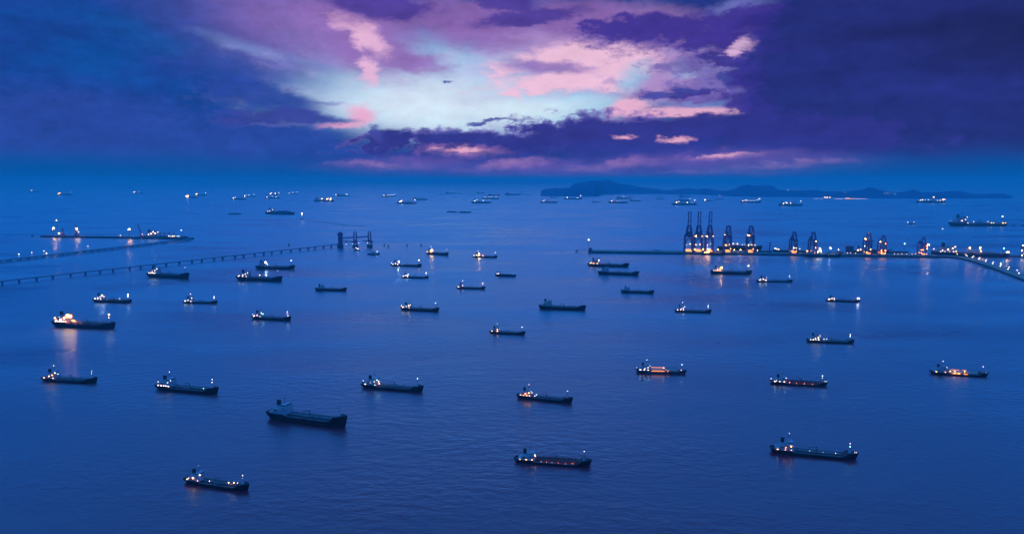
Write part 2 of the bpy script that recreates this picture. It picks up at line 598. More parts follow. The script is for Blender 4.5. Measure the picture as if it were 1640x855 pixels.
HAZE = 7.5e-5
hz_me = bpy.data.meshes.new('haze')
hv = [(x * 64000, y * 64000, z) for z in (-1.0, 330.0) for y in (-1, 1) for x in (-1, 1)]
hz_me.from_pydata(hv, [], [(0, 2, 3, 1), (4, 5, 7, 6), (0, 1, 5, 4), (2, 6, 7, 3), (0, 4, 6, 2), (1, 3, 7, 5)])
hm = bpy.data.materials.new('haze_air')
hm.use_nodes = True
hm.node_tree.nodes.clear()
pv = hm.node_tree.nodes.new('ShaderNodeVolumePrincipled')
pv.inputs['Density'].default_value = HAZE
pv.inputs['Color'].default_value = (0.14, 0.86, 1.0, 1)
ho = hm.node_tree.nodes.new('ShaderNodeOutputMaterial')
hm.node_tree.links.new(pv.outputs[0], ho.inputs['Volume'])
hz_me.materials.append(hm)
haze = bpy.data.objects.new('haze', hz_me)
COL.objects.link(haze)
haze['kind'] = 'stuff'

# ------------------------------------------------------------------ ships
ST = [0, .012, .035, .07, .12, .19, .235, .265, .34, .5, .66, .79, .83, .87, .905, .935, .96, .98, .992, 1.0]


def hull_shape(L, B, fb, bow, poop):
    def bd(t):
        if t < .12:
            return .70 + .30 * math.sin(math.pi / 2 * t / .12)
        if t > .78:
            return max(.02, 1 - ((t - .78) / .22) ** 2.4)
        return 1.0

    def bw(t):
        if t < .2:
            return .22 + .78 * (t / .2) ** .65
        if t > .72:
            return max(.012, 1 - ((t - .72) / .28) ** 1.7)
        return 1.0

    def zs(t):
        if t < .235:
            return poop
        if t < .265:
            return poop + (fb - poop) * (t - .235) / .03
        if t < .81:
            return fb
        if t < .875:
            u = (t - .81) / .065
            return fb + (bow - fb) * u * u * (3 - 2 * u)
        return bow * (1 + .10 * (t - .875) / .125)
    return bd, bw, zs


def make_hull(par, L, B, fb, bow, poop, hullm, deckm, foredeckm, hi):
    bd, bw, zs = hull_shape(L, B, fb, bow, poop)
    X = lambda t: (t - .5) * L
    v, f = [], []
    lv = 4
    for t in ST:
        xw = X(.03 + .94 * t)
        xd = X(t)
        d, w, z = bd(t) * B / 2, bw(t) * B / 2, zs(t)
        rows = [(xw, w * .95, -1.6), (xw, w, 0.0), (xw + (xd - xw) * .55, w + (d - w) * .62, z * .5), (xd, d, z)]
        for sgn in (-1, 1):
            for x, y, zz in rows:
                v.append((x, sgn * y, zz))
    st = lv * 2
    for i in range(len(ST) - 1):
        for k in range(lv - 1):
            a, b = i * st + k, (i + 1) * st + k
            f.append((a, b, b + 1, a + 1))
            a, b = a + lv, b + lv
            f.append((a, a + 1, b + 1, b))
    for i in (0, len(ST) - 1):
        for k in range(lv - 1):
            a = i * st + k
            f.append((a, a + 1, a + 1 + lv, a + lv) if i == 0 else (a, a + lv, a + 1 + lv, a + 1))
    put('hull', mesh('hull', v, f), hullm, par)

    def strip(name, t0, t1, m, drop):
        ts = [t for t in ST if t0 - 1e-6 <= t <= t1 + 1e-6]
        vv, ff = [], []
        for t in ts:
            d = max(.05, bd(t) * B / 2 - .12)
            x = X(min(t, .995))
            z = zs(t) - drop(t)
            vv += [(x, -d, z), (x, d, z)]
        for i in range(len(ts) - 1):
            a = 2 * i
            ff.append((a, a + 2, a + 3, a + 1))
        put(name, mesh(name, vv, ff), m, par)
    bul = .010 * L
    strip('poop_deck', 0, .235, deckm, lambda t: bul)
    strip('main_deck', .235, .83, deckm, lambda t: bul if t < .24 else .25 * bul)
    strip('forecastle_deck', .83, 1.0, foredeckm, lambda t: .25 * bul if t < .84 else .8 * bul)
    if hi:      # side walkways and a pale guard rail along the main deck
        pts = [(X(t), -B / 2 + .1, fb + .010 * L) for t in (.27, .80)]
        for s in (-1, 1):
            box('side_walkway', 'walkway_paint', par, (pts[0][0], s * B * .43 - .035 * B, fb - .0015 * L), (pts[1][0] - .01 * L, s * B * .43 + .035 * B, fb + .0012 * L))
            beam('guard_rail', 'pipe_grey', par, (pts[0][0], s * abs(pts[0][1]), pts[0][2]), (pts[1][0], s * abs(pts[1][1]), pts[1][2]), .22, .22)
    return bd, zs, X


def make_house(par, L, B, z0, funnelm, paint, hi, tall=1.0):
    """stern accommodation block: tiers, wheelhouse with wings, funnel, mast"""
    X = lambda t: (t - .5) * L
    k = tall
    tiers = [(.055, 0), (.272, 0), (.272, .028), (.264, .028), (.264, .085 * k), (.185, .085 * k), (.185, .06 * k), (.105, .06 * k), (.105, .028), (.055, .028)]
    prof_extrude('deckhouse', paint, par, [(X(a), z0 + b * L) for a, b in tiers], -.40 * B, .40 * B)
    zt = z0 + .085 * k * L
    wh = box('wheelhouse', paint, par, (X(.200), -.36 * B, zt), (X(.260), .36 * B, zt + .024 * L))
    box('bridge_wing', paint, par, (X(.222), -.52 * B, zt - .002 * L), (X(.262), .52 * B, zt + .006 * L))
    if hi:
        gz = (zt + .010 * L, zt + .019 * L)
        box('window_band', 'glass_dark', par, (X(.2595), -.34 * B, gz[0]), (X(.2612), .34 * B, gz[1]))
        box('window_band', 'glass_dark', par, (X(.205), -.363 * B, gz[0]), (X(.256), -.359 * B, gz[1]))
        for i in range(2):                   # overhanging deck edges between the tiers
            zz = z0 + (.028 + .028 * i) * L
            box('tier_deck', paint, par, (X(.085 + .02 * i), -.43 * B, zz), (X(.271), .43 * B, zz + .003 * L))
        for s in (-1, 1):
            put('lifeboat', capsule_mesh(4, 1), 'orange_paint', par, (X(.135), s * .40 * B, z0 + .046 * L), (0, 0, 0), (.0105 * L,) * 3)
        box('engine_casing', paint, par, (X(.115), -.16 * B, z0 + .060 * k * L), (X(.175), .16 * B, z0 + .085 * k * L))
    zf = z0 + .055 * k * L
    v = []
    for z, g in ((zf, 1.0), (zf + .068 * L, .86)):
        for a, b in ((-1, -1), (1, -1), (1, 1), (-1, 1)):
            v.append((X(.138) + a * .021 * L * g, b * .085 * B * g, z))
    fu = put('funnel', mesh('funnel', v, [(0, 1, 5, 4), (1, 2, 6, 5), (2, 3, 7, 6), (3, 0, 4, 7), (4, 5, 6, 7)]), funnelm, par)
    box('funnel_top', 'funnel_black', fu, (X(.118), -.078 * B, zf + .068 * L), (X(.158), .078 * B, zf + .086 * L))
    zm = zt + .024 * L
    mt = zm + .085 * L
    rod('mast', 'mast_grey', par, (X(.215), 0, zm), (X(.215), 0, mt), max(.22, .0022 * L), 6)
    if hi:
        beam('mast_yard', 'mast_grey', par, (X(.215), -.16 * B, zm + .05 * L), (X(.215), .16 * B, zm + .05 * L), .3)
        box('radar_scanner', 'white_paint', par, (X(.212), -.10 * B, zm + .032 * L), (X(.220), .10 * B, zm + .037 * L))
    return mt, zt


def deck_gear(par, kind, L, B, fb, hi, rnd, deckm):
    X = lambda t: (t - .5) * L
    u = L / 100.0
    if kind in ('tanker', 'vlcc'):
        for y in ((-.10, .0, .10) if hi else (0,)):
            rod('deck_pipe', 'pipe_grey', par, (X(.285), y * B, fb + 1.5 * u), (X(.80), y * B, fb + 1.5 * u), .32 * u if hi else 1.0 * u, 6)
        for i, t in enumerate((.49, .515, .54, .565) if hi else (.52,)):
            rod('manifold_pipe', 'pipe_grey', par, (X(t), -.42 * B, fb + 2.1 * u), (X(t), .42 * B, fb + 2.1 * u), .35 * u, 6)
        beam('catwalk', 'mast_grey', par, (X(.275), .17 * B, fb + 2.6 * u), (X(.84), .17 * B, fb + 2.6 * u), 1.4 * u, .35 * u)
        rod('hose_crane_post', 'mast_grey', par, (X(.53), 0, fb), (X(.53), 0, fb + 7.5 * u), .55 * u, 6)
        beam('hose_crane_jib', 'mast_grey', par, (X(.53), 0, fb + 7.2 * u), (X(.44), .02 * B, fb + 5.6 * u), .6 * u)
        if hi:
            for i in range(5):
                for s in (-1, 1):
                    t = .32 + i * .105
                    rod('tank_hatch', deckm, par, (X(t), s * .28 * B, fb), (X(t), s * .28 * B, fb + 1.3 * u), 1.0 * u, 8)
                    if i in (1, 3):
                        rod('vent_post', 'mast_grey', par, (X(t + .03), s * .2 * B, fb), (X(t + .03), s * .2 * B, fb + 4.0 * u), .2 * u, 6)
    if kind == 'trunk':
        z1 = fb + .036 * L
        prof_extrude('trunk_deck', 'deck_red', par, [(X(.285), fb - .2), (X(.835), fb - .2), (X(.82), z1), (X(.295), z1)], -.36 * B, .36 * B)
        for y in (-.08, .08):
            rod('deck_pipe', 'funnel_red', par, (X(.30), y * B, z1 + .9 * u), (X(.81), y * B, z1 + .9 * u), .35 * u, 6)
        for t in (.50, .53, .56):
            rod('manifold_pipe', 'funnel_red', par, (X(t), -.40 * B, z1 + 1.5 * u), (X(t), .40 * B, z1 + 1.5 * u), .35 * u, 6)
        for i in range(6):
            t = .34 + .085 * i
            rod('tank_hatch', 'mast_grey', par, (X(t), -.2 * B, z1), (X(t), -.2 * B, z1 + 1.9 * u), .9 * u, 8)
            rod('vent_post', 'mast_grey', par, (X(t + .03), .15 * B, z1), (X(t + .03), .15 * B, z1 + 3.2 * u), .25 * u, 6)
        rod('hose_crane_post', 'mast_grey', par, (X(.54), 0, z1), (X(.54), 0, z1 + 6 * u), .5 * u, 6)
        beam('hose_crane_jib', 'mast_grey', par, (X(.54), 0, z1 + 5.8 * u), (X(.46), 0, z1 + 5.0 * u), .5 * u)
        for i in range(6):
            t = .36 + .08 * i
            beam('trunk_stiffener', 'deck_red', par, (X(t), -.365 * B, fb), (X(t), -.365 * B, z1 - .2), .5 * u, .5 * u)
    if kind == 'gas':
        for t0, t1 in ((.30, .56), (.58, .82)):
            r = .030 * L
            l = (t1 - t0) * L
            tk = put('gas_tank', capsule_mesh(round(l / r, 1), 1), 'tank_white', par, (X((t0 + t1) / 2), 0, fb + .016 * L), (0, 0, 0), (r, r * 1.3, r))
            rod('tank_dome', 'tank_white', par, (X((t0 + t1) / 2 - .02), 0, fb + .035 * L), (X((t0 + t1) / 2 - .02), 0, fb + .058 * L), .016 * L, 8)
        beam('catwalk', 'pipe_grey', par, (X(.29), .14 * B, fb + .056 * L), (X(.83), .14 * B, fb + .056 * L), 1.4 * u, .35 * u)
        rod('deck_pipe', 'pipe_grey', par, (X(.29), -.06 * B, fb + .055 * L), (X(.83), -.06 * B, fb + .055 * L), .3 * u, 6)
        rod('vent_mast', 'cream_paint', par, (X(.545), 0, fb), (X(.545), 0, fb + .10 * L), .6 * u, 6)
        for t in (.565, .575):
            rod('manifold_pipe', 'pipe_grey', par, (X(t), -.44 * B, fb + 2 * u), (X(t), .44 * B, fb + 2 * u), .35 * u, 6)
    if kind in ('bulk', 'coaster'):
        n = 5 if kind == 'bulk' else 3
        w = .52 / n
        for i in range(n):
            t = .295 + i * w
            box('hatch_cover', deckm, par, (X(t), -.30 * B, fb), (X(t + w * .74), .30 * B, fb + 2.4 * u))
            if i and kind == 'bulk':
                xc = X(t - w * .13)
                rod('cargo_crane_post', 'mast_grey', par, (xc, 0, fb), (xc, 0, fb + 11 * u), 1.0 * u, 6)
                beam('cargo_crane_jib', 'mast_grey', par, (xc, 0, fb + 10 * u), (xc - .085 * L, .05 * B, fb + 6.5 * u), .9 * u)
        if kind == 'coaster':
            rod('cargo_crane_post', 'mast_grey', par, (X(.62), 0, fb), (X(.62), 0, fb + 9 * u), .6 * u, 6)
    if kind == 'container':
        n = 7
        cols = ['box_red', 'box_blue', 'hull_grey', 'box_cream', 'funnel_black']
        for i in range(n):
            t = .29 + .545 * i / n
            h = fb + L * rnd.choice((.04, .05, .055))
            box('container_stack', rnd.choice(cols[:3]), par, (X(t), -.44 * B, fb - .1), (X(t + .545 / n * .9), .44 * B, h))


def fore_gear(par, L, B, bow, hi, fm=.115):
    X = lambda t: (t - .5) * L
    u = L / 100.0
    z = bow - .008 * L
    rod('foremast', 'mast_grey', par, (X(.90), 0, z), (X(.90), 0, z + fm * L), max(.2, .0022 * L), 6)
    if hi:
        for s in (-1, 1):
            rod('anchor_windlass', 'mast_grey', par, (X(.925), s * .12 * B - .9 * u, z + .9 * u), (X(.925), s * .12 * B + .9 * u, z + .9 * u), .8 * u, 8)
            rod('mooring_bollard', 'mast_grey', par, (X(.88), s * .33 * B, z), (X(.88), s * .33 * B, z + 1.0 * u), .45 * u, 6)
        box('foremast_house', 'white_paint', par, (X(.885), -.12 * B, z), (X(.912), .12 * B, z + 2.2 * u))
        box('anchor', 'rubber', par, (X(.945), -.235 * B, bow * .50), (X(.955), -.19 * B, bow * .72))
    return z + fm * L


SHIP_RND = random.Random(7)


def ship(label, p0, p1, kind='tanker', fb=.045, hullm='hull_black', deckm='deck_grey', funnelm='funnel_black',
         paint='white_paint', lights=(), windows=0, wm='window_warm', group=None, name=None, cat='ship', bar=None, k=.45, rise=.040, foredeckm=None, yaw=None, width_px=None, tall=1.0):
    """p0 stern and p1 bow on the waterline (photo pixels); yaw overrides the heading when the ship is far"""
    rnd = SHIP_RND
    a, b = at(*p0), at(*p1)
    if yaw is None:
        d = b - a
        L, rz = d.length, math.atan2(d.y, d.x)
        mid = (a + b) / 2
    else:
        mid = at((p0[0] + p1[0]) / 2, (p0[1] + p1[1]) / 2)
        rz = math.radians(yaw)
        L = abs(p1[0] - p0[0]) * mpp(mid) / abs(math.cos(rz))
        if p1[0] < p0[0]:
            rz += math.pi
    px = abs(p1[0] - p0[0])
    hi = px > 52
    B = L / 6.0
    m = mpp(mid)
    fbm = fb * L
    bow, poop = fbm + rise * L, fbm + .020 * L
    par = thing(name or {'tanker': 'tanker', 'trunk': 'tanker', 'gas': 'gas_carrier', 'vlcc': 'tanker', 'bulk': 'bulk_carrier', 'container': 'container_ship', 'coaster': 'cargo_ship'}[kind], label, cat, mid, rz, group)
    X = lambda t: (t - .5) * L
    make_hull(par, L, B, fbm, bow, poop, hullm, deckm, foredeckm or deckm, hi)
    mt, zt = make_house(par, L, B, poop - .010 * L, funnelm, paint, hi, tall * rnd.uniform(.86, 1.16))
    deck_gear(par, kind, L, B, fbm, hi, rnd, deckm)
    ft = fore_gear(par, L, B, bow, hi)
    side = -.41 * B if math.cos(rz) > 0 else .41 * B
    for i in range(windows):
        t = .085 + .16 * i / max(1, windows - 1) + rnd.uniform(-.008, .008)
        w = rnd.uniform(.35, 1.3) * m
        zc = poop + (.004 + .004 * rnd.random()) * L
        box('lit_window', wm, par, (X(t) - w, side - .12, zc - .35 * m), (X(t) + w, side + .12, zc + .35 * m))
    if bar:                                   # added glow strips that light the tanks orange
        for t0, t1 in bar:
            box('glow_strip', 'glow_strip_orange', par, (X(t0), -.485 * B, fbm + .3), (X(t1), -.465 * B, fbm + 1.1))
            box('glow_strip', 'glow_strip_orange', par, (X(t0), -.02 * B, fbm + .062 * L), (X(t1), .02 * B, fbm + .066 * L))
    for l in lights:
        where, kd = l[0], l[1]
        s = (l[2] if len(l) > 2 else 1.0) * k * m
        if where == 'm':
            lamp(par, (X(.215), 0, mt + s), s, kd)
        elif where == 'f':
            lamp(par, (X(.90), 0, ft + s), s, kd)
        elif where == 'f2':
            lamp(par, (X(.90) - s * .3, -s * .5, ft - .035 * L), s, kd)
        elif where == 'b':
            lamp(par, (X(.272), -.30 * B, zt + .008 * L), s, kd)
        elif where == 'b2':
            lamp(par, (X(.268), .1 * B, zt - .03 * L), s, kd)
        elif where == 'h':
            lamp(par, (X(.175), side - s * .6, poop + .035 * L), s, kd)
        elif where == 'h2':
            lamp(par, (X(.235), side - s * .6, poop + .055 * L), s, kd)
        elif where == 'h3':
            lamp(par, (X(.105), side - s * .6, poop + .022 * L), s, kd)
        elif where == 's':
            z = poop + .03 * L
            rod('lamp_post', 'mast_grey', par, (X(.02), 0, poop - .01 * L), (X(.02), 0, z), .15 * s + .1, 6)
            lamp(par, (X(.02), 0, z + s), s, kd)
        else:                                # (t, height) with a post from the deck
            t, h = where[0], where[1]
            yl = where[2] if len(where) > 2 else -.16
            zb = (bow if t > .86 else poop if t < .24 else fbm) - .008 * L
            rod('lamp_post', 'mast_grey', par, (X(t), yl * B, zb), (X(t), yl * B, h * L), .12 * s + .08, 6)
            lamp(par, (X(t), yl * B, h * L + s), s, kd)
    return par


NG = 'small tankers anchored in the near roads'
MG = 'small tankers anchored off the pier'
# nearest rows
ship('small tanker with floodlit white foredeck gear, nearest to the camera at lower left', (298, 770), (400, 785), 'tanker', .040, 'hull_black', 'deck_grey', group=NG, paint='white_paint',
     lights=[('m', 'd', .7), ('h3', 'y', .9), ('h', 'y', 1.7), ('b', 'w', 1.7), ('f', 'w', 1.1), ('f2', 'd', .8), ((.70, .075), 'y', 1.3), ((.78, .085), 'y', 1.2), ((.84, .09), 'p', .9), ((.40, .06), 'p', 1.0)], windows=2)
ship('unlit dark tanker with pale blue-white deckhouse, longest of the lower left group', (431, 668), (557, 684), 'tanker', .062, 'hull_maroon', 'deck_grey', group=NG, lights=[], rise=.052)
ship('tanker with a raised dark red trunk deck and orange stern windows, lower centre', (824, 737), (948, 746), 'trunk', .026, 'hull_black', 'deck_grey', group=NG,
     lights=[('b2', 'y', 1.4), ('b', 'w', .9), ('f', 'p', 1.1), ((.31, .040), 'o', .8), ((.36, .040, -.47), 'd', .9), ((.43, .040, -.47), 'o', .5), ((.50, .040, -.47), 'd', .8), ((.58, .040, -.47), 'o', .45), ((.67, .040, -.47), 'o', .45), ((.76, .040, -.47), 'o', .45)], windows=3, rise=.05)  # orange side lamps added so the trunk deck shows red
ship('long low tanker with violet-grey deck and pinkish lit bow, lower right', (1233, 722), (1375, 735), 'tanker', .034, 'hull_black', 'deck_grey', group=NG,
     lights=[('m', 'p', .9), ('h2', 'y', 1.1), ('h', 'o', .8), ('f', 'p', .9), ('f2', 'g', 1.1), ((.95, .085), 'p', .8), ((.97, .085), 'p', .7), ((.74, .055), 'p', .7), ((.60, .055), 'p', .6), ((.45, .055), 'p', .6)], windows=3)
ship('dark tanker with cyan bridge lamp and pale bow rail, left of centre', (580, 619), (679, 627), 'tanker', .040, 'hull_maroon', 'deck_grey', group=NG,
     lights=[('b', 'g', 1.2), ('b2', 'w', 1.2), ('s', 'p', .9), ('h2', 'w', .9), ('h', 'd', .9), ('f', 'c', 1.0), ((.30, .075), 'y', 1.0)], windows=2, wm='window_white')
ship('tanker with red-lit funnel and violet lit deck, centre of the near rows', (828, 636), (918, 645), 'tanker', .045, 'hull_black', 'deck_grey', 'funnel_red', group=NG,
     lights=[('m', 'p', .9), ('h2', 'o', 1.2), ('h', 'o', 1.1), ('b', 'c', .9), ('b2', 'w', .9), ('f', 'c', 1.0), ((.36, .085), 'c', 1.0), ((.33, .06), 'p', 1.0)], windows=4)
ship('dark tanker below the orange light streak, far left', (69, 609), (157, 613), 'tanker', .042, 'hull_black', 'deck_brown', group=NG,
     lights=[('m', 'c', .9), ('h', 'y', 1.0), ('h2', 'o', 1.0), ('b', 'w', 1.3), ('b2', 'c', .9), ('f', 'c', .9), ('f2', 'p', .8)], windows=2)
ship('dark tanker with bright poop windows and greenish lit foredeck, left', (252, 622), (351, 631), 'tanker', .045, 'hull_black', 'deck_brown', 'funnel_red', group=NG,
     lights=[('m', 'p', .8), ('s', 'w', 1.0), ('b', 'c', .9), ('h2', 'c', .8), ('f', 'c', 1.0), ('f2', 'w', 1.1), ((.78, .065), 'g', .7)], windows=5, wm='window_white')
ship('gas carrier with glowing orange tanks amidships', (1018, 596), (1100, 598), 'gas', .045, 'hull_grey', 'deck_red', 'funnel_red', group='gas carriers', rise=.02, bar=((.30, .56),),
     lights=[('m', 'c', .9), ('h2', 'w', 1.0), ('h', 'w', .9), ('s', 'w', .7), ('b', 'c', .8), ('f', 'c', 1.1), ((.62, .05, -.45), 'o', .8), ((.545, .105), 'y', .8), ((.885, .07), 'p', .8)], windows=3, wm='window_white')  # low orange side lamp added to light the tank
ship('tanker with red trunk deck and white lit bow rail, right', (1233, 613), (1326, 618), 'trunk', .028, 'hull_black', 'deck_red', group=NG, rise=.045,
     lights=[('b2', 'y', 1.0), ('b', 'w', 1.0), ('s', 'w', .9), ('h3', 'w', .9), ('f', 'c', 1.1), ('f2', 'c', 1.0), ((.94, .085), 'w', .7), ((.97, .085), 'c', .7), ((.33, .045, -.47), 'o', .6), ((.45, .042, -.47), 'o', .45), ((.58, .042, -.47), 'o', .45), ((.72, .042, -.47), 'o', .5)], windows=3, wm='window_white')  # small orange lamps along the side added to redden the trunk
ship('gas carrier with an orange-lit foredeck and tall dark funnel, far right', (1489, 598), (1583, 603), 'gas', .034, 'hull_black', 'deck_brown', 'funnel_red', group='gas carriers', bar=((.36, .50), (.55, .62)),
     lights=[('m', 'p', .9), ('b', 'w', .9), ('b2', 'w', .8), ((.34, .07), 'o', 1.0), ((.42, .075), 'c', .9), ((.40, .05, -.47), 'F', .6), ((.47, .05, -.47), 'F', .6), ((.58, .075), 'F', .5), ('f', 'p', .9), ((.95, .075), 'd', .9)], windows=2)  # low side floods added to light the tank sides
ship('tanker with teal-lit deck and two stacked bow lamps, right of centre', (1291, 547), (1369, 550), 'tanker', .040, 'hull_black', 'deck_green', group=NG,
     lights=[('h2', 'y', 1.0), ('h', 'w', .9), ('b', 'p', .8), ('f', 'w', 1.2), ('f2', 'c', 1.1), ((.36, .075), 'c', .9), ((.42, .075), 'c', .8)], windows=4, wm='window_white')
# middle rows
ship('small dark tanker in the centre of the picture', (784, 533), (842, 536), 'tanker', .045, 'hull_black', 'deck_brown', group=MG,
     lights=[('m', 'd', 1.0), ('h2', 'y', .8), ('f', 'c', 1.0), ('b2', 'd', 1.0)], windows=2)
ship('unlit dark tanker near the middle of the picture, longest of its row', (863, 494), (939, 497), 'tanker', .055, 'hull_blue', 'deck_grey', group=MG, lights=[], paint='cream_paint')
ship('tanker with reddish deck pipes and bright bow lamp below the raised cranes', (1080, 499), (1140, 501), 'tanker', .042, 'hull_maroon', 'deck_red', group=MG,
     lights=[('m', 'p', .8), ('h2', 'w', 1.0), ('b', 'w', .9), ('h', 'p', .8), ('f', 'c', 1.1), ('f2', 'c', .9)], windows=3, wm='window_white')
ship('dark tanker with one high bow lamp, directly below the loader towers', (642, 496), (704, 499), 'tanker', .048, 'hull_maroon', 'deck_brown', group=MG,
     lights=[('h2', 'y', 1.0), ('b', 'w', 1.0), ('h', 'w', .9), ('h3', 'w', .9), ('s', 'y', .8), ('f', 'c', 1.1)], windows=2, wm='window_white')
ship('dark tanker with turquoise bridge light and turquoise reflection', (404, 510), (467, 513), 'tanker', .042, 'hull_black', 'deck_brown', group=MG,
     lights=[('b', 'c', 1.2), ('b2', 'g', 1.1), ('h3', 'w', 1.1), ('h', 'p', 1.0), ('s', 'w', .8), ('f', 'c', 1.0), ('f2', 'p', .8), ((.93, .10), 'w', 1.0)], windows=2, wm='window_white')
ship('brightly floodlit tanker with orange-white deckhouse and a long orange reflection', (87, 522), (186, 526), 'tanker', .060, 'hull_blue', 'deck_brown', group=MG, rise=.022,
     lights=[((.30, .155), 'F', 1.4), ((.26, .15), 'y', 1.6), ((.225, .145), 'F', 1.2), ((.19, .14), 'y', 1.4), ('b', 'F', 1.6), ('b2', 'F', 1.3), ('h', 'w', 1.6), ('h2', 'F', 1.2), ('h3', 'w', 1.4), ('s', 'o', 1.5),
             ((.12, .13), 'w', 1.2), ((.15, .12), 'w', 1.1), ((.33, .09), 'o', 1.2), ((.36, .085), 'o', 1.1), ('f', 'y', 1.4), ('f2', 'w', .9)], k=.62, windows=10, wm='window_white')
ship('tanker with white lamps at stern and bow, above the floodlit tanker', (150, 483), (212, 485), 'tanker', .050, 'hull_blue', 'deck_grey', group=MG, rise=.02,
     lights=[('b', 'W', 1.3), ('b2', 'w', 1.0), ('h', 'c', 1.2), ('h3', 'c', 1.0), ('h2', 'p', .8), ('f', 'W', 1.0), ('f2', 'w', 1.3), ((.70, .09), 'w', .9)], windows=3, wm='window_white')
ship('small dark tanker with a slim hull, second ship right of the white-lamped one at left', (294, 485), (349, 486), 'tanker', .034, 'hull_black', 'deck_grey', group=MG,
     lights=[('m', 'p', .8), ('b', 'w', 1.1), ('h', 'w', 1.0), ('h3', 'w', .8), ('f', 'w', 1.1), ('f2', 'w', 1.0)], windows=2, wm='window_white')
ship('unlit dark tanker left of centre, below the three loader towers', (505, 465), (556, 466), 'tanker', .055, 'hull_maroon', 'deck_brown', group=MG, lights=[], paint='cream_paint')
ship('long dark tanker with one bright midship lamp, left of centre', (380, 448), (453, 451), 'tanker', .055, 'hull_blue', 'deck_grey', group=MG,
     lights=[('h', 'w', 1.0), ('h2', 'p', .9), ('h3', 'p', .8), ('b', 'c', .9), ((.52, .105), 'w', 1.4), ('f', 'p', .6)], windows=3, wm='window_white')
ship('dark tanker with a dazzling white bridge lamp just under the trestle', (410, 430), (473, 431), 'tanker', .048, 'hull_blue', 'deck_grey', group=MG,
     lights=[('b', 'W', 1.7), ('b2', 'c', 1.8), ('f', 'c', 1.4), ((.31, .09), 'c', .8)])
ship('dark tanker with a white-lit deckhouse under the middle of the trestle', (237, 443), (304, 446), 'tanker', .062, 'hull_blue', 'deck_grey', group=MG,
     lights=[('b', 'w', 1.1), ('h2', 'w', 1.0), ('h', 'w', .9), ('f', 'd', 1.0)], windows=5, wm='window_white')
ship('tanker with an orange-lit deckhouse, left of its like, right of the loader towers', (683, 407), (719, 409), 'tanker', .065, 'hull_blue', 'deck_grey', group=MG,
     lights=[('b', 'F', 1.6), ('b2', 'y', 1.5), ('h2', 'o', 1.3), ('m', 'c', .7), ('f', 'd', .9)], windows=2)
ship('tanker with orange-lit deckhouse and orange-lit foredeck off the pier tip', (757, 412), (797, 413), 'tanker', .045, 'hull_blue', 'deck_grey', group=MG,
     lights=[('b', 'F', 1.5), ('b2', 'y', 1.2), ('h', 'w', 1.0), ('m', 'p', .6), ((.42, .07), 'o', .8), ('f', 'c', .9)], windows=2)
ship('tanker with a white bridge lamp and an orange bow lamp, centre left', (626, 426), (676, 427), 'tanker', .038, 'hull_blue', 'deck_grey', group=MG,
     lights=[('b', 'W', 1.4), ('b2', 'c', 1.2), ('h', 'p', .9), ('f', 'y', 1.3), ('s', 'c', .9)], windows=2, wm='window_white')
ship('tanker with many small stern lamps, just below the one with an orange bow lamp', (643, 445), (687, 446), 'tanker', .042, 'hull_black', 'deck_grey', group=MG,
     lights=[('b', 'c', 1.1), ('h', 'w', 1.0), ('h2', 'w', .9), ('h3', 'w', .9), ('f', 'c', 1.2), ('f2', 'c', .9)], windows=2, wm='window_white')
ship('dark tanker with a tall dark mast and pinkish bow lamp, left of the picture centre', (731, 462), (778, 463), 'tanker', .042, 'hull_maroon', 'deck_brown', group=MG,
     lights=[('m', 'p', .8), ('h2', 'p', 1.0), ('f', 'p', 1.1), ('f2', 'p', .6)], windows=1)
ship('short plain dark ship with a faint stern light, centre', (793, 442), (827, 443), 'coaster', .075, 'hull_blue', 'deck_grey', group=MG, rise=.01,
     lights=[('h3', 'w', .8), ('h', 'w', .8), ('f', 'd', .8)])
ship('dark tanker with a warm-lit bridge, upper of the two below the pier tip', (941, 426), (1008, 428), 'tanker', .050, 'hull_maroon', 'deck_brown', group=MG,
     lights=[('b', 'y', 1.2), ('b2', 'w', .9), ('h3', 'o', .9)], windows=3)
ship('unlit dark tanker, lower of the two below the pier tip', (957, 439), (1024, 441), 'tanker', .052, 'hull_blue', 'deck_grey', group=MG, lights=[])
ship('unlit dark tanker with cluttered deck, right of centre below the pier', (994, 468), (1048, 470), 'tanker', .050, 'hull_maroon', 'deck_brown', group=MG, lights=[])
ship('tanker with orange-lit deckhouse and bow lamp, in front of the cranes', (1137, 438), (1205, 440), 'tanker', .060, 'hull_blue', 'deck_grey', group=MG,
     lights=[('b', 'F', 1.3), ('b2', 'y', 1.1), ('h', 'w', 1.0), ('h2', 'o', 1.1), ('f', 'y', 1.4)], windows=5)
ship('slim low tanker right of the orange-lit one, in front of the quay', (1211, 451), (1270, 452), 'tanker', .028, 'hull_black', 'deck_grey', group=MG,
     lights=[('h', 'w', 1.1), ('h3', 'w', 1.0), ('b', 'p', .7), ('f', 'c', .9), ('f2', 'c', .7)], windows=2, wm='window_white')
ship('tanker with white-lit bow casting a white reflection, right', (1322, 482), (1378, 484), 'tanker', .040, 'hull_black', 'deck_grey', group=MG,
     lights=[('h2', 'w', 1.0), ('h', 'w', 1.0), ('h3', 'w', .9), ((.92, .115), 'W', 1.2), ((.96, .10), 'c', 1.0)], windows=2, wm='window_white')
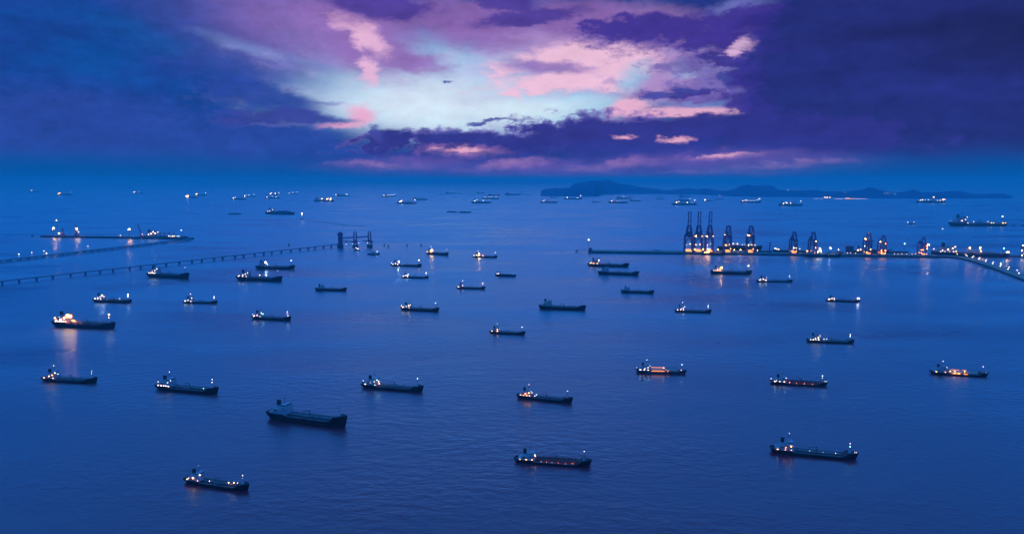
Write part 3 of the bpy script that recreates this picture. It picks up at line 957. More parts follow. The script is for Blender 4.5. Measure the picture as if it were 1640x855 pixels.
# farther out
ship('big dark container ship steaming in the upper left', (424, 343), (474, 344), 'container', .060, 'hull_blue', 'deck_grey', yaw=-12, group='ships under way', rise=.01,
     lights=[('h', 'w', .8), ('b', 'w', .8), ('h3', 'w', .8), ((.40, .06), 'p', .6), ((.48, .06), 'w', .6), ((.86, .06), 'w', .5)])
ship('very large crude tanker with lit deck, upper right', (1521, 362), (1613, 362), 'vlcc', .040, 'hull_maroon', 'deck_red', yaw=-2, group='ships at the outer anchorage', rise=.012,
     lights=[('b', 'w', 1.2), ('h', 'w', 1.2), ('h2', 'c', 1.0), ((.40, .075), 'c', .9), ((.64, .075), 'c', .9), ((.70, .052), 'y', .7), ((.74, .052), 'y', .7), ((.90, .052), 'y', .9), ((.94, .052), 'y', .8), ('f', 'y', 1.2), ('s', 'd', .8), ((.30, .05), 'p', .8)])
FG = 'ships at the outer anchorage'
far = [
    ('faint far ship with a small white light, first from the left on the horizon', 46, 66, 308, 'coaster', [('b', 'c', .7), ('h2', 'w', .9)]),
    ('far ship with twin warm stern lamps, second from the left', 90, 116, 313, 'tanker', [('h', 'y', 1.1), ('b', 'y', 1.0), ('f', 'd', .8)]),
    ('far short ship with a bright white stern, third from the left', 212, 230, 310, 'coaster', [('h', 'w', 1.2), ('b', 'w', 1.1), ((.6, .14), 'd', .9)]),
    ('far ship with the brightest orange-white stern lamp at upper left', 296, 318, 317, 'coaster', [('h', 'y', 1.9), ('b', 'y', 1.7), ('h2', 'y', 1.6)]),
    ('far ship with warm lamps at both ends, just behind the brightest one', 311, 332, 313.5, 'coaster', [('h', 'y', 1.1), ('b', 'w', 1.1), ('f', 'w', 1.0)]),
    ('far bulk carrier with white lamps at both ends, upper left', 370, 395, 320, 'bulk', [('h', 'w', 1.1), ('b', 'w', 1.0), ('f', 'w', 1.1)]),
    ('far ship with a row of four lamps behind the white-ended bulk carrier', 389, 409, 315.5, 'coaster', [('h', 'c', .9), ('b', 'c', .9), ((.5, .13), 'c', .8), ('f', 'c', .9)]),
    ('far bulk carrier below a ship with pink lamps, above the container ship', 424, 449, 318, 'bulk', [('h', 'w', 1.0), ((.5, .12), 'd', .9), ((.75, .10), 'p', .8)]),
    ('far ship with bright white and pink lamps above the container ship', 430, 449, 312.5, 'coaster', [('h', 'w', 1.2), ('b', 'w', 1.2), ((.6, .11), 'y', 1.1), ('f', 'w', 1.1)]),
    ('faint far ship with three small bluish lamps', 461, 477, 311, 'coaster', [('h', 'd', 1.2), ((.5, .14), 'c', .9), ('f', 'd', 1.2)]),
    ('far ship with clustered orange work lamps near its bow', 502, 536, 323, 'tanker', [((.42, .12), 'y', 1.1), ((.64, .10), 'o', 1.2), ((.70, .13), 'y', 1.1), ((.80, .07), 'o', 1.5), ((.84, .13), 'y', 1.2)]),
    ('far ship with white lamps at both ends, left of the pier towers above', 536, 560, 314.5, 'bulk', [('h3', 'w', 1.1), ((.80, .12), 'c', .9), ((.88, .10), 'c', .9)]),
    ('far ship with an even row of white lamps, left of centre', 611, 635, 315.5, 'coaster', [('h', 'w', 1.1), ((.45, .10), 'c', .9), ((.6, .11), 'w', .9), ((.78, .10), 'c', .9), ('f', 'd', .9)]),
    ('far bulk carrier with a bright pinkish stern and white bow lamp, left of centre', 635, 668, 326.5, 'bulk', [('h', 'w', 1.3), ('b', 'w', 1.2), ('h2', 'y', 1.1), ('f', 'w', 1.2)]),
    ('far unlit bulk carrier behind the pinkish-sterned one', 661, 685, 320.5, 'bulk', []),
    ('far ship with bright white stern lamps in the middle distance, centre', 755, 787, 325.5, 'bulk', [('h', 'c', 1.2), ('b', 'w', 1.0), ((.6, .12), 'c', 1.0), ('f', 'p', .8)]),
    ('far ship with a row of white lamps just behind the centre one', 772, 800, 319, 'bulk', [('h', 'w', 1.0), ((.4, .12), 'c', .8), ((.55, .12), 'c', .8), ((.8, .12), 'w', .9)]),
    ('far unlit purple ship behind the two lamp-lit centre ships', 781, 802, 313.5, 'tanker', []),
    ('far dim ship at the horizon, first of the faint row left of centre', 703, 713, 312, 'coaster', []),
    ('far dim ship at the horizon, second of the faint row left of centre', 713, 731, 310.5, 'tanker', []),
    ('far dim ship at the horizon, third of the faint row left of centre', 733, 742, 310.5, 'coaster', []),
    ('far dim ship below the faint row, small', 740, 746, 319.5, 'coaster', []),
    ('far dim ship at the horizon, fourth of the faint row', 754, 762, 313, 'coaster', []),
    ('far dim ship at the horizon, fifth of the faint row', 763, 777, 310, 'coaster', []),
    ('far dim long ship left of the island, lower', 808, 834, 312.5, 'tanker', []),
    ('far dim short ship left of the island, upper', 834, 844, 308.5, 'coaster', []),
    ('far dim short ship next to the island shore', 841, 850, 312.5, 'coaster', []),
    ('far bulk carrier with a white stern in front of the left island end', 865, 893, 325, 'bulk', [('h', 'w', 1.0), ('b', 'p', .9), ((.6, .1), 'd', .7)]),
    ('far ship with bright lamps at both ends, close under the island', 903, 933, 319.5, 'tanker', [('h', 'c', 1.2), ((.72, .07), 'w', .9), ('f', 'w', 1.1)]),
    ('far dim unlit ship hugging the island shore', 880, 893, 317, 'coaster', []),
    ('far dim unlit ship right of the two lit ones under the island', 948, 961, 324, 'coaster', []),
    ('far purple bulk carrier with pale deck cranes, centre right', 974, 1006, 325.5, 'bulk', [('h', 'p', 1.1), ('b', 'd', 1.0), ((.45, .1), 'd', .9), ((.6, .1), 'd', .9)]),
    ('far dim ship with one small lamp behind the purple bulk carrier', 987, 1010, 318.5, 'bulk', [((.5, .12), 'd', 1.2)]),
    ('far unlit ship right of the purple bulk carrier', 1008, 1027, 322.5, 'tanker', []),
    ('far dim ship close to the lit harbour of the island, left', 1007, 1017, 315, 'coaster', []),
    ('far dim ship under the bright harbour lights', 1051, 1061, 315.5, 'coaster', []),
    ('far dim flat ship below the harbour lights', 1051, 1064, 319.5, 'coaster', []),
    ('far purple ship with bright lamps at stern and bow above the raised cranes', 1076, 1116, 328.5, 'bulk', [('h', 'y', 1.2), ('b', 'w', 1.0), ((.22, .08), 'y', .8), ((.62, .09), 'y', .9), ((.8, .09), 'd', .8), ('f', 'w', 1.2)]),
    ('far dark ship with a humped cargo behind the one above the cranes', 1086, 1106, 322, 'container', [((.95, .17), 'c', .8)]),
    ('far dim flat ship nearest the island above the cranes', 1087, 1107, 315.5, 'tanker', []),
    ('far small dark ship with one white lamp, right of the raised cranes', 1126, 1141, 322, 'coaster', [('h', 'w', 1.3), ('b', 'w', 1.0)]),
    ('far dim flat ship right of the one with one white lamp', 1146, 1159, 320, 'coaster', []),
    ('far ship with six bright lamps along its deck, right', 1186, 1219, 325, 'bulk', [('h3', 'w', 1.1), ('h2', 'w', 1.4), ((.34, .11), 'w', .8), ((.5, .1), 'c', .8), ((.65, .1), 'c', .8), ((.8, .12), 'c', 1.0), ('f', 'w', 1.4)]),
    ('far ship with white stern lamps, right of the six-lamped one', 1247, 1286, 330, 'bulk', [('h', 'w', 1.2), ('b', 'c', 1.2), ((.33, .11), 'w', 1.1), ((.48, .1), 'y', .8), ('f', 'w', 1.0)]),
    ('far ship lit along its whole length with a bright central mast light, right', 1469, 1513, 325, 'coaster', [('h', 'c', 1.4), ('h3', 'w', 1.0), ((.28, .09), 'c', 1.0), ((.40, .10), 'c', 1.1), ((.57, .20), 'y', 1.3), ((.70, .08), 'w', 1.0), ((.80, .08), 'w', 1.0), ((.90, .10), 'y', 1.3), ((.95, .11), 'w', 1.2)]),
]
for lab, x0, x1, y, kd, li in far:
    ship(lab, (x0, y), (x1, y), kd, .055, SHIP_RND.choice(['hull_blue', 'hull_maroon', 'hull_black']), 'deck_brown', yaw=SHIP_RND.uniform(-9, 3), group=FG, lights=li, rise=.018, k=.47)


# ------------------------------------------------------------------ small craft
def tug(label, p0, p1, lights, yaw=-8, group='small craft'):
    mid = at((p0[0] + p1[0]) / 2, p0[1])
    m = mpp(mid)
    L = abs(p1[0] - p0[0]) * m
    B = L * .30
    par = thing('tugboat', label, 'tugboat', mid, math.radians(yaw), group)
    X = lambda t: (t - .5) * L
    make_hull(par, L, B, .07 * L, .14 * L, .075 * L, 'hull_black', 'deck_brown', 'deck_brown', False)
    prof_extrude('deckhouse', 'cream_paint', par, [(X(.30), .06 * L), (X(.70), .06 * L), (X(.70), .17 * L), (X(.66), .17 * L), (X(.64), .25 * L), (X(.48), .25 * L), (X(.48), .17 * L), (X(.30), .17 * L)], -.33 * B, .33 * B)
    rod('funnel', 'funnel_red', par, (X(.38), 0, .17 * L), (X(.38), 0, .27 * L), .035 * L, 8)
    rod('mast', 'mast_grey', par, (X(.55), 0, .25 * L), (X(.55), 0, .40 * L), .012 * L, 6)
    box('towing_winch', 'mast_grey', par, (X(.16), -.15 * B, .06 * L), (X(.24), .15 * B, .11 * L))
    for t, h, kd, s in lights:
        r = .5 * m * s
        rod('lamp_post', 'mast_grey', par, (X(t), -.1 * B, .07 * L), (X(t), -.1 * B, h * L), .15 * r + .05, 6)
        lamp(par, (X(t), -.1 * B, h * L + r * .8), r, kd)
    return par


tug('small tugboat with two white lamps under the middle loader tower', (566, 402), (577, 402), [(.4, .42, 'p', .9), (.72, .30, 'w', 1.1)], -14)
tug('small low workboat with a white bow lamp right of the loader towers', (588, 408), (608.5, 408), [(.80, .24, 'c', 1.1)], -6)
tug('tiny launch with a white stern lamp in open water, upper right', (1452, 359.5), (1466, 359.5), [(.12, .22, 'c', 1.1), (.8, .25, 'p', .6)], -3)
tug('tiny dark tug just off the bow of the very large tanker', (1619, 362), (1627, 362), [], 0)
tug('tiny dark tug at the right edge, ahead of the very large tanker', (1634, 362), (1644, 362), [], 0)
tug('small beacon boat under a bright white lamp, upper left of the loader towers', (480, 352), (486, 352), [(.7, 1.55, 'w', 2.0), (.66, 1.15, 'w', 1.1)], -10)


def barge(label, x0, x1, y, yaw, loads):
    mid = at((x0 + x1) / 2, y)
    L = (x1 - x0) * mpp(mid)
    B, h = L / 4.5, L * .055
    par = thing('barge', label, 'barge', mid, math.radians(yaw), 'towed barges')
    prof_extrude('hull', 'hull_blue', par, [(-.5 * L, h), (-.46 * L, -1), (.46 * L, -1), (.5 * L, h)], -B / 2, B / 2)
    box('deck', 'deck_brown', par, (-.49 * L, -B * .48, h), (.49 * L, B * .48, h + .3))
    for s in (-1, 1):
        box('coaming', 'hull_grey', par, (-.42 * L, s * B * .42 - .5, h + .3), (.42 * L, s * B * .42 + .5, h + .035 * L))
    for i in range(loads):
        t = -.36 + .72 * i / max(1, loads)
        v = [(t * L, -B * .35, h + .3), ((t + .7 / loads) * L, -B * .35, h + .3), ((t + .7 / loads) * L, B * .35, h + .3), (t * L, B * .35, h + .3), ((t + .35 / loads) * L, 0, h + .075 * L)]
        put('cargo_heap', mesh('cargo_heap', v, [(0, 1, 4), (1, 2, 4), (2, 3, 4), (3, 0, 4)]), 'concrete_dark', par)
    return par


barge('long low dark barge towed behind the container ship, upper left', 366, 386, 343.5, 2, 1)
barge('low dark barge with heaped cargo in open water, centre', 715, 732, 340, -4, 3)
barge('thin low dark barge, last of the tow in open water, centre', 734, 755, 340.8, -2, 1)


# ------------------------------------------------------------------ wakes: strips of smoother, paler water
def wake(pts, w0, w1):
    v, f = [], []
    n = len(pts)
    P = [at(*p) for p in pts]
    for i, p in enumerate(P):
        d = (P[min(i + 1, n - 1)] - P[max(0, i - 1)]).normalized()
        q = Vector((-d.y, d.x, 0)) * (w0 + (w1 - w0) * i / (n - 1)) / 2
        v += [(p.x - q.x, p.y - q.y, .12), (p.x + q.x, p.y + q.y, .12)]
    for i in range(n - 1):
        f.append((2 * i, 2 * i + 1, 2 * i + 3, 2 * i + 2))
    o = put('boat_wake', mesh('boat_wake', v, f), 'wake_water', None)
    o['kind'] = 'structure'


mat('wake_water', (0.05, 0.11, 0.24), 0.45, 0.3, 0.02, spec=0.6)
wake([(489, 352.6), (500, 353.2), (515, 355.5), (535, 358.5), (556, 361.0), (585, 363)], 4, 40)
wake([(500, 322.9), (480, 322.6), (455, 322.0)], 8, 60)
wake([(423, 342.6), (405, 342.0), (388, 341.6)], 8, 30)

# ------------------------------------------------------------------ islands
def island(name, ridge, base, depth, seed):
    """ridge: (px, py) skyline; base: shore pixel row; a hilly strip of land of real depth"""
    rnd = random.Random(seed)
    x0, x1 = ridge[0][0], ridge[-1][0]
    n, mrows = int((x1 - x0) / 1.6), 15
    v, f = [], []

    def interp(pts, x):
        for (a, b), (c, d) in zip(pts, pts[1:]):
            if a <= x <= c:
                return b + (d - b) * (x - a) / max(1e-6, c - a)
        return pts[-1][1]
    ph = [rnd.uniform(0, 6.3) for _ in range(8)]
    for i in range(n + 1):
        x = x0 + (x1 - x0) * i / n
        yb = interp(base, x)
        shore = at(x, yb)
        yr = interp(ridge, x)
        for j in range(mrows):
            u = j / (mrows - 1)
            d = shore.y + depth * u
            D = d * math.cos(PITCH) + H * math.sin(PITCH)
            X = (x - 820) / F * D
            top = H - (shore.y + depth * .5) * (yr - HORIZON) / F
            prof = math.sin(math.pi * min(1, u * .95 + .02)) ** .8
            wob = 1 + .16 * math.sin(i * .35 + ph[0] + j * .9) * math.sin(j * .7 + ph[1]) + .10 * math.sin(i * .8 + ph[2] - j * 1.3)
            if j == mrows // 2:
                wob = 1
            z = max(-2, top * prof * min(1.0, wob)) if 0 < j < mrows - 1 else -2
            v.append((X, d, z))
    for i in range(n):
        for j in range(mrows - 1):
            a = i * mrows + j
            f.append((a, a + mrows, a + mrows + 1, a + 1))
    me = mesh(name, v, f, True)
    o = put(name, me, 'island_forest_hazed', None)
    o['kind'] = 'structure'
    return o


mat('island_forest_hazed', (0.07, 0.07, 0.26), 0.95, 0.45, 0.004, spec=0.1)  # forest with the blue of distance haze put into its colour
island('island', [(866, 306), (872, 302.5), (895, 301), (912, 300.5), (920, 293.5), (933, 291.5), (948, 289), (962, 290.3), (972, 288), (978, 289), (985, 292.5), (1000, 295), (1012, 296.5), (1020, 299), (1032, 299.5), (1045, 302), (1060, 304), (1066, 308)],
       [(866, 314.3), (955, 315), (966, 311.5), (1066, 310.5)], 2600, 3)
island('island', [(1044, 309), (1052, 304.5), (1075, 304.8), (1095, 301.5), (1105, 301.5), (1118, 303.5), (1130, 301), (1145, 304), (1160, 305.5), (1175, 303), (1188, 297), (1198, 295.3), (1207, 297.5), (1222, 296.5), (1235, 297), (1248, 304.2), (1280, 305), (1295, 304.3), (1310, 304.3), (1320, 306.5), (1355, 306.5), (1378, 304), (1390, 300), (1397, 300), (1408, 304), (1430, 308.3), (1445, 307.8), (1462, 303.3), (1477, 307.8), (1500, 308), (1520, 306), (1535, 305.5), (1545, 307), (1557, 310.5), (1575, 310.8), (1600, 309.5), (1606, 310), (1615, 313.5), (1630, 316.5)],
       [(1044, 311), (1120, 312), (1180, 315), (1300, 316), (1420, 318.2), (1630, 318.2)], 2200, 5)


ORD = ['first', 'second', 'third', 'fourth', 'fifth', 'sixth', 'seventh', 'eighth', 'ninth', 'tenth', 'eleventh', 'twelfth', 'thirteenth', 'fourteenth', 'fifteenth', 'sixteenth', 'seventeenth', 'eighteenth', 'nineteenth', 'twentieth']


def shore_building(label, px, py, z, w, h, kind, group, panels=1):
    p = at(px, py, z)
    m = mpp(p)
    W, Ht = w * m, h * m
    par = thing('lit_building', label, 'building', (p.x, p.y, z), 0, group)
    box('wall', 'box_cream', par, (-W / 2, 0, -40), (W / 2, W * .6, Ht))
    prof_extrude('roof', 'shed_roof', par, [(-W * .56, Ht), (W * .56, Ht), (W * .5, Ht * 1.25), (-W * .5, Ht * 1.25)], -1, W * .62)
    for i in range(panels):
        c = (-.5 + (i + .5) / panels) * W
        box('lit_window', LAMP[kind], par, (c - W * .34 / panels, -2.5, Ht * .30), (c + W * .34 / panels, -.2, Ht * .78))


IG = 'lights along the island shore'
for i, (px, kd, w) in enumerate(((1045.5, 'c', .9), (1048, 'w', 1.3), (1052, 'w', 1.6), (1055.5, 'p', 1.1), (1060, 'd', 1.2))):
    shore_building('%s lit building from the left in the harbour cluster on the island shore' % ORD[i], px, 309.0 + (px % 2) * .8, 3, w, .8, kd, 'island harbour buildings')
shore_building('lone lit building on the island shore, left of the harbour cluster', 1003.5, 309.2, 4, 1.2, .8, 'c', IG)
shore_building('lone bright building on the shore between the harbour cluster and the ships', 1016, 309.8, 4, 1.3, 1.0, 'w', IG)
shore_building('small lit building on the shore right of the raised crane tops', 1146, 310, 6, 1.0, .8, 'd', IG)
shore_building('lowest lit building on the shore right of the raised crane tops', 1153, 313.5, 3, 1.1, .6, 'w', IG)
shore_building('white lit building high on the saddle of the island hills', 1262, 304.6, 90, 1.2, .9, 'w', IG)
shore_building('fainter lit building high on the saddle of the island hills', 1278, 304.8, 90, .9, .6, 'd', IG)
shore_building('dim lit building on the flank of the highest right hill', 1240, 306.5, 70, 1.0, .6, 'd', IG)
for i, (px, w) in enumerate(((1321, 1.4), (1325, 1.7), (1329, 1.2))):
    shore_building('%s orange lit building from the left in the waterfront cluster below the saddle' % ORD[i], px, 316.6, 3, w, 1.3, 'y', 'orange waterfront buildings')
for i, (px, w) in enumerate(((1355, 1.3), (1358.5, 1.8), (1362, 1.1))):
    shore_building('%s orange lit building from the left below the round island hill' % ORD[i], px, 318.4, 3, w, 1.0, 'o', 'orange waterfront buildings under the round hill')
for i, px in enumerate((1304, 1308.5, 1316, 1338, 1342, 1345, 1348, 1366, 1369, 1372, 1375, 1378, 1382, 1385, 1388)):
    shore_building('%s small white building from the left in the long island waterfront row' % ORD[i], px, 318.8, 3, .8, .55, 'p', 'white waterfront row')
for i, (px, py, w) in enumerate(((1353, 307.6, 1.3), (1360.5, 307.8, 1.1), (1368, 306.2, 1.5), (1371, 306.2, 1.2), (1375, 306.3, .9), (1386, 308.2, 1.8), (1391, 307.6, .7), (1406, 307.2, .8), (1410, 307.2, .7), (1416.5, 308.8, 1.6), (1421, 308.8, .7), (1425, 309, .7), (1433, 309.6, .9))):
    shore_building('%s lit hillside building from the left on the round island hill' % ORD[i], px, py + 1.0, 62, w * .9, .6, 'w', 'hillside lights on the round hill')


# ------------------------------------------------------------------ container quay with its cranes
QZ = 7.0
qa, qb = at(948, 405.3), at(1506, 413.2)
QD = (qb - qa).normalized()
QN = Vector((-QD.y, QD.x, 0))
QROT = math.atan2(QD.y, QD.x)
QL = (qb - qa).length
QW = 62.0

quay = thing('container_quay', 'long straight container quay with a dark face and orange-lit crane apron', 'pier', qa, QROT)
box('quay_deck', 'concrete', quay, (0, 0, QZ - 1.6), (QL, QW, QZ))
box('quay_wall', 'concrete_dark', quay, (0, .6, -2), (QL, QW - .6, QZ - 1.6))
for i in range(44):
    x = 14 + i * (QL - 28) / 43
    box('fender', 'rubber', quay, (x - 1.2, -1.0, .8), (x + 1.2, .58, QZ - 1.8))
for y in (9.0, 39.0):
    box('crane_rail', 'steel_grey', quay, (150, y - .3, QZ), (QL - 20, y + .3, QZ + .25))
for i in range(40):
    x = 8 + i * (QL - 16) / 39
    rod('bollard', 'steel_grey', quay, (x, 1.8, QZ), (x, 1.8, QZ + 1.2), .55, 6)
box('kerb', 'concrete_dark', quay, (0, 0, QZ), (QL, .7, QZ + .5))


def on_quay(px, y=0.0):
    """distance along the quay of the point that shows at this pixel column"""
    best, bx = 1e9, 0
    for i in range(0, 4001):
        x = QL * i / 4000
        w = qa + QD * x + QN * y
        D = w.y * math.cos(PITCH) + H * math.sin(PITCH)
        e = abs(820 + F * w.x / D - px)
        if e < best:
            best, bx = e, x
    return bx


def quay_point(px, y):
    p = qa + QD * on_quay(px, y) + QN * y
    return Vector((p.x, p.y, QZ))


def sts_crane(label, px, scale, boom_up, lights, wid=1.0):
    p = quay_point(px, 24)
    par = thing('container_crane', label, 'crane', p, QROT, 'ship-to-shore cranes on the quay')
    s = scale
    w = 13.5 * s * wid               # half gauge along the quay
    y0, y1 = -15.0, 15.0              # water side and land side rails
    hp, hg = 42 * s, 62 * s           # portal beam and girder level
    ha = 95 * s                       # top of the A-frame
    M = 'steel_indigo'
    t = 5.6 * s
    for sx in (-1, 1):
        for y in (y0, y1):
            beam('leg', M, par, (sx * w, y, 1.5), (sx * w * .90, y, hg), t, t * .8)
            box('bogie', 'steel_grey', par, (sx * w - 4.5 * s, y - 1.0, .25), (sx * w + 4.5 * s, y + 1.0, 2.6))
        beam('sill_beam', M, par, (sx * w, y0, 5), (sx * w, y1, 5), t * .6)
        beam('portal_tie', M, par, (sx * w * .93, y0, hp), (sx * w * .93, y1, hp), t * .6)
        beam('trolley_girder', M, par, (sx * 4.2 * s, y1 + 22 * s, hg + 1), (sx * 4.2 * s, y0, hg + 1), 2.2 * s, 3.0 * s)
        beam('frame_leg', M, par, (sx * w * .78, y0, hg), (sx * 5.0 * s, y0 + 5, ha), t * .8)
        beam('back_stay', M, par, (sx * 5.0 * s, y0 + 5, ha - 2), (sx * 4.2 * s, y1 + 16 * s, hg + 2), 1.1 * s)
        if boom_up:
            beam('boom_girder', M, par, (sx * 5.0 * s, y0 - 1, hg + 2), (sx * 4.2 * s, y0 - 8 * s, 146 * s), 3.2 * s, 3.0 * s)
        else:
            beam('boom_girder', M, par, (sx * 4.2 * s, y0, hg + 1), (sx * 4.2 * s, y0 - 52 * s, hg + 1), 2.2 * s, 3.0 * s)
            beam('boom_stay', M, par, (sx * 5.0 * s, y0 + 5, ha - 2), (sx * 4.2 * s, y0 - 36 * s, hg + 2), .9 * s)
    for y in (y0, y1):
        beam('portal_beam', M, par, (-w * .95, y, hg - 2), (w * .95, y, hg - 2), t * 1.1)
    beam('sill_tie', M, par, (-w, y1, 5), (w, y1, 5), t * .7)
    beam('frame_top', M, par, (-5.6 * s, y0 + 5, ha), (5.6 * s, y0 + 5, ha), t)
    if boom_up:
        for u in (.28, .62, 1.0):
            z = hg + 2 + (146 * s - hg - 2) * u
            beam('boom_tie', M, par, (-4.8 * s, y0 - 1 - 7 * s * u, z), (4.8 * s, y0 - 1 - 7 * s * u, z), 2.4 * s)
    else:
        for u in (.3, .65, 1.0):
            beam('boom_tie', M, par, (-4.2 * s, y0 - 52 * s * u, hg + 1), (4.2 * s, y0 - 52 * s * u, hg + 1), 1.8 * s)
    box('machinery_house', 'steel_grey', par, (-6 * s, y1 - 2, hg + 2.6), (6 * s, y1 + 16 * s, hg + 10 * s))
    cab = box('operator_cabin', 'box_cream', par, (1.5 * s, y0 + 2, hg - 9 * s), (6.5 * s, y0 + 8, hg - 2.6))
    sp = box('spreader', 'box_cream', par, (-5 * s, y0 + 1, hg - 18 * s), (3 * s, y0 + 5, hg - 15 * s))
    for sx in (-4.2, 2.4):
        rod('hoist_rope', 'rubber', par, (sx * s, y0 + 3, hg - 15 * s), (sx * s, y0 + 3, hg), .18, 6)
    rod('stair_tower', 'orange_paint', par, (w * .9, y1, 3), (w * .9, y1, hp), 1.0 * s, 6)
    box('glow_strip', 'glow_strip_amber', par, (-w + 3, y0 - 3.4, 4.0), (w - 3, y0 - 2.6, 6.4))  # added glowing strips, standing in for orange light pooled on the apron
    box('glow_strip', 'glow_strip_amber', par, (-w + 3, y1 - 4.4, 6.0), (w - 3, y1 - 3.6, 8.4))
    for sx in (-1, 1):
        beam('leg_brace', M, par, (sx * w * .95, y0, hp * .62), (0, y0, hg - 3), t * .42)
        beam('side_brace', M, par, (sx * w * .96, y0, 6), (sx * w * .93, y1, hp), t * .42)
    m = mpp(p)
    for l in lights:
        x, y, z, kd, k = l
        k *= .8
        lamp(par, (x * s, y, z * s), .6 * m * k, kd)
    return par


BASE = [(-8, -16.5, 27, 'F', .45), (8, 12, 27, 'F', .45)]
sts_crane('blue crane with its boom raised, leftmost of the three tall ones', 1102, 1.0, True, BASE + [(4, -11.5, 50, 'y', .9), (-1, -9, 46, 'd', 1.0)])
sts_crane('blue crane with its boom raised, middle of the three tall ones', 1117.5, 1.0, True, BASE + [(-10.5, -18, 60, 'F', 1.2), (11.5, -18, 59, 'y', .8), (4, -11.5, 50, 'y', .9), (-1, -9, 46, 'd', 1.0)])
sts_crane('blue crane with its boom raised, rightmost of the three tall ones', 1135, 1.0, True, BASE + [(-10.5, -18, 60, 'F', 1.2), (11.5, -18, 59, 'y', .8), (4, -11.5, 50, 'y', 1.1), (-1, -9, 46, 'w', 1.0)])
sts_crane('arch-topped crane with lowered boom just right of the three tall ones', 1164.5, 1.0, False, BASE + [(-12.5, -18, 65, 'y', .8), (3, -10, 57, 'y', .9), (4, -11, 50, 'y', .9), (9, -18, 15, 'o', 1.0)], .85)
sts_crane('arch-topped crane with a bright floodlight, above the container ship stern', 1200.5, 1.0, False, BASE + [(-8, -18, 63, 'F', 1.2), (-13, -18, 65, 'y', .9), (12, -18, 60, 'c', 1.0), (5, -10, 55, 'y', .8), (9, -18, 15, 'o', 1.0)], .85)
sts_crane('dark arch-topped crane, left of the pair in the quay middle', 1269.5, .80, False, [(-2, -17, 26, 'y', 1.3), (8, -17, 26, 'y', .9), (-10, -17, 12, 'o', .8), (10, -17, 12, 'o', .8)], .95)
sts_crane('dark arch-topped crane, right of the pair in the quay middle', 1300, .80, False, [(10, -18, 58, 'y', 1.5), (10, -17, 28, 'o', 1.1), (0, 12, 10, 'o', .9)], .95)
sts_crane('crane with an orange floodlight left of its frame, in the right half of the quay', 1388, .80, False, [(-17, -18, 70, 'y', 1.6), (-14, -18, 69, 'o', 1.2), (14, -18, 60, 'o', 1.2), (8, -17, 24, 'o', 1.1), (-9, -17, 10, 'o', .9), (0, 12, 10, 'o', .9), (-3, -18, 96, 'p', .5)], .9)
sts_crane('shorter crane with orange-lit legs beside the one with a side floodlight', 1411.5, .70, False, [(-17, -18, 66, 'y', 1.4), (8, -18, 57, 'o', 1.0), (-9, -17, 22, 'o', 1.3), (9, -17, 22, 'o', 1.4), (-9, -17, 9, 'o', 1.2), (9, -17, 9, 'o', 1.2)], 1.05)
sts_crane('crane with orange-lit legs and a side floodlight, last on the quay', 1475.5, .66, False, [(20, -18, 58, 'W', 1.4), (24, -18, 57, 'F', 1.2), (15, -18, 50, 'o', 1.4), (15, -18, 36, 'o', 1.2), (-12, -18, 30, 'o', 1.0), (-4, -18, 30, 'o', .9), (-12, -18, 14, 'o', .9)], .95)
# brackets that carry the outboard floodlights
# pier head
hd = thing('pier_head_tower', 'dark squat block with a tall lamp post at the left tip of the quay', 'tower', (qa.x, qa.y, 0), QROT)
box('base', 'concrete_dark', hd, (-14, 2, -2), (1, 26, 9))
box('upper_block', 'steel_indigo', hd, (-11, 6, 9), (-1, 20, 18))
rod('lamp_post', 'steel_grey', hd, (-13, 8, 9), (-13, 8, 46), .6, 6)
lamp(hd, (-13, 8, 48), 2.4, 'w')
dol = thing('mooring_dolphin', 'small dark dolphin with a thin walkway beyond the pier tip', 'mooring dolphin', at(923.5, 404), QROT)
box('cap', 'concrete_dark', dol, (-3.5, -3.5, 3), (3.5, 3.5, 8))
for sx in (-2, 2):
    for sy in (-2, 2):
        rod('pile', 'steel_grey', dol, (sx, sy, -2), (sx, sy, 3), .7, 6)
beam('walkway', 'steel_grey', dol, (2, 0, 8.4), (38, 0, 8.4), 1.6, .8)

# clutter on the apron: container stacks and vehicles between the crane legs
yard = random.Random(11)
CG = 'container stacks on the quay'
for i, (px, y, n, h) in enumerate(((1052, 52, 2, 1), (1215, 52, 3, 2), (1228, 54, 3, 2), (1247, 52, 2, 1), (1284, 54, 4, 3), (1288, 54, 3, 3), (1330, 54, 3, 1), (1345, 54, 2, 2), (1372, 54, 2, 1), (1425, 54, 4, 2), (1440, 54, 3, 2), (1456, 54, 3, 1), (1490, 54, 2, 1))):
    p = quay_point(px, y)
    names = ['stack of containers on the back of the quay, %s' % w for w in ('at the dark left stretch', 'right of the arch cranes', 'second right of the arch cranes', 'left of the dark crane pair', 'between the dark crane pair', 'against the right dark crane', 'right of the dark crane pair', 'left of the dark tall block', 'right of the dark tall block', 'right of the orange-legged crane', 'second right of the orange-legged crane', 'left of the last crane', 'right of the last crane')]
    par = thing('container_stack', names[i], 'containers', p, QROT, CG)
    for a in range(n):
        for b in range(h):
            box('container', yard.choice(('box_red', 'box_blue', 'box_cream', 'steel_grey')), par, (a * 12.6 - n * 6.3, -1.25, b * 2.65 + .02), (a * 12.6 - n * 6.3 + 12.2, 1.25, b * 2.65 + 2.62))
def yard_light(label, px, y, h, kind, k, group='lamp masts on the quay'):
    p = quay_point(px, y)
    par = thing('lamp_mast', label, 'lamp', p, QROT, group)
    rod('pole', 'steel_grey', par, (0, 0, 0), (0, 0, h), .45, 6)
    beam('lamp_arm', 'steel_grey', par, (-2, 0, h), (2, 0, h), .5)
    lamp(par, (0, 0, h + 1.2), .62 * mpp(p) * k, kind)
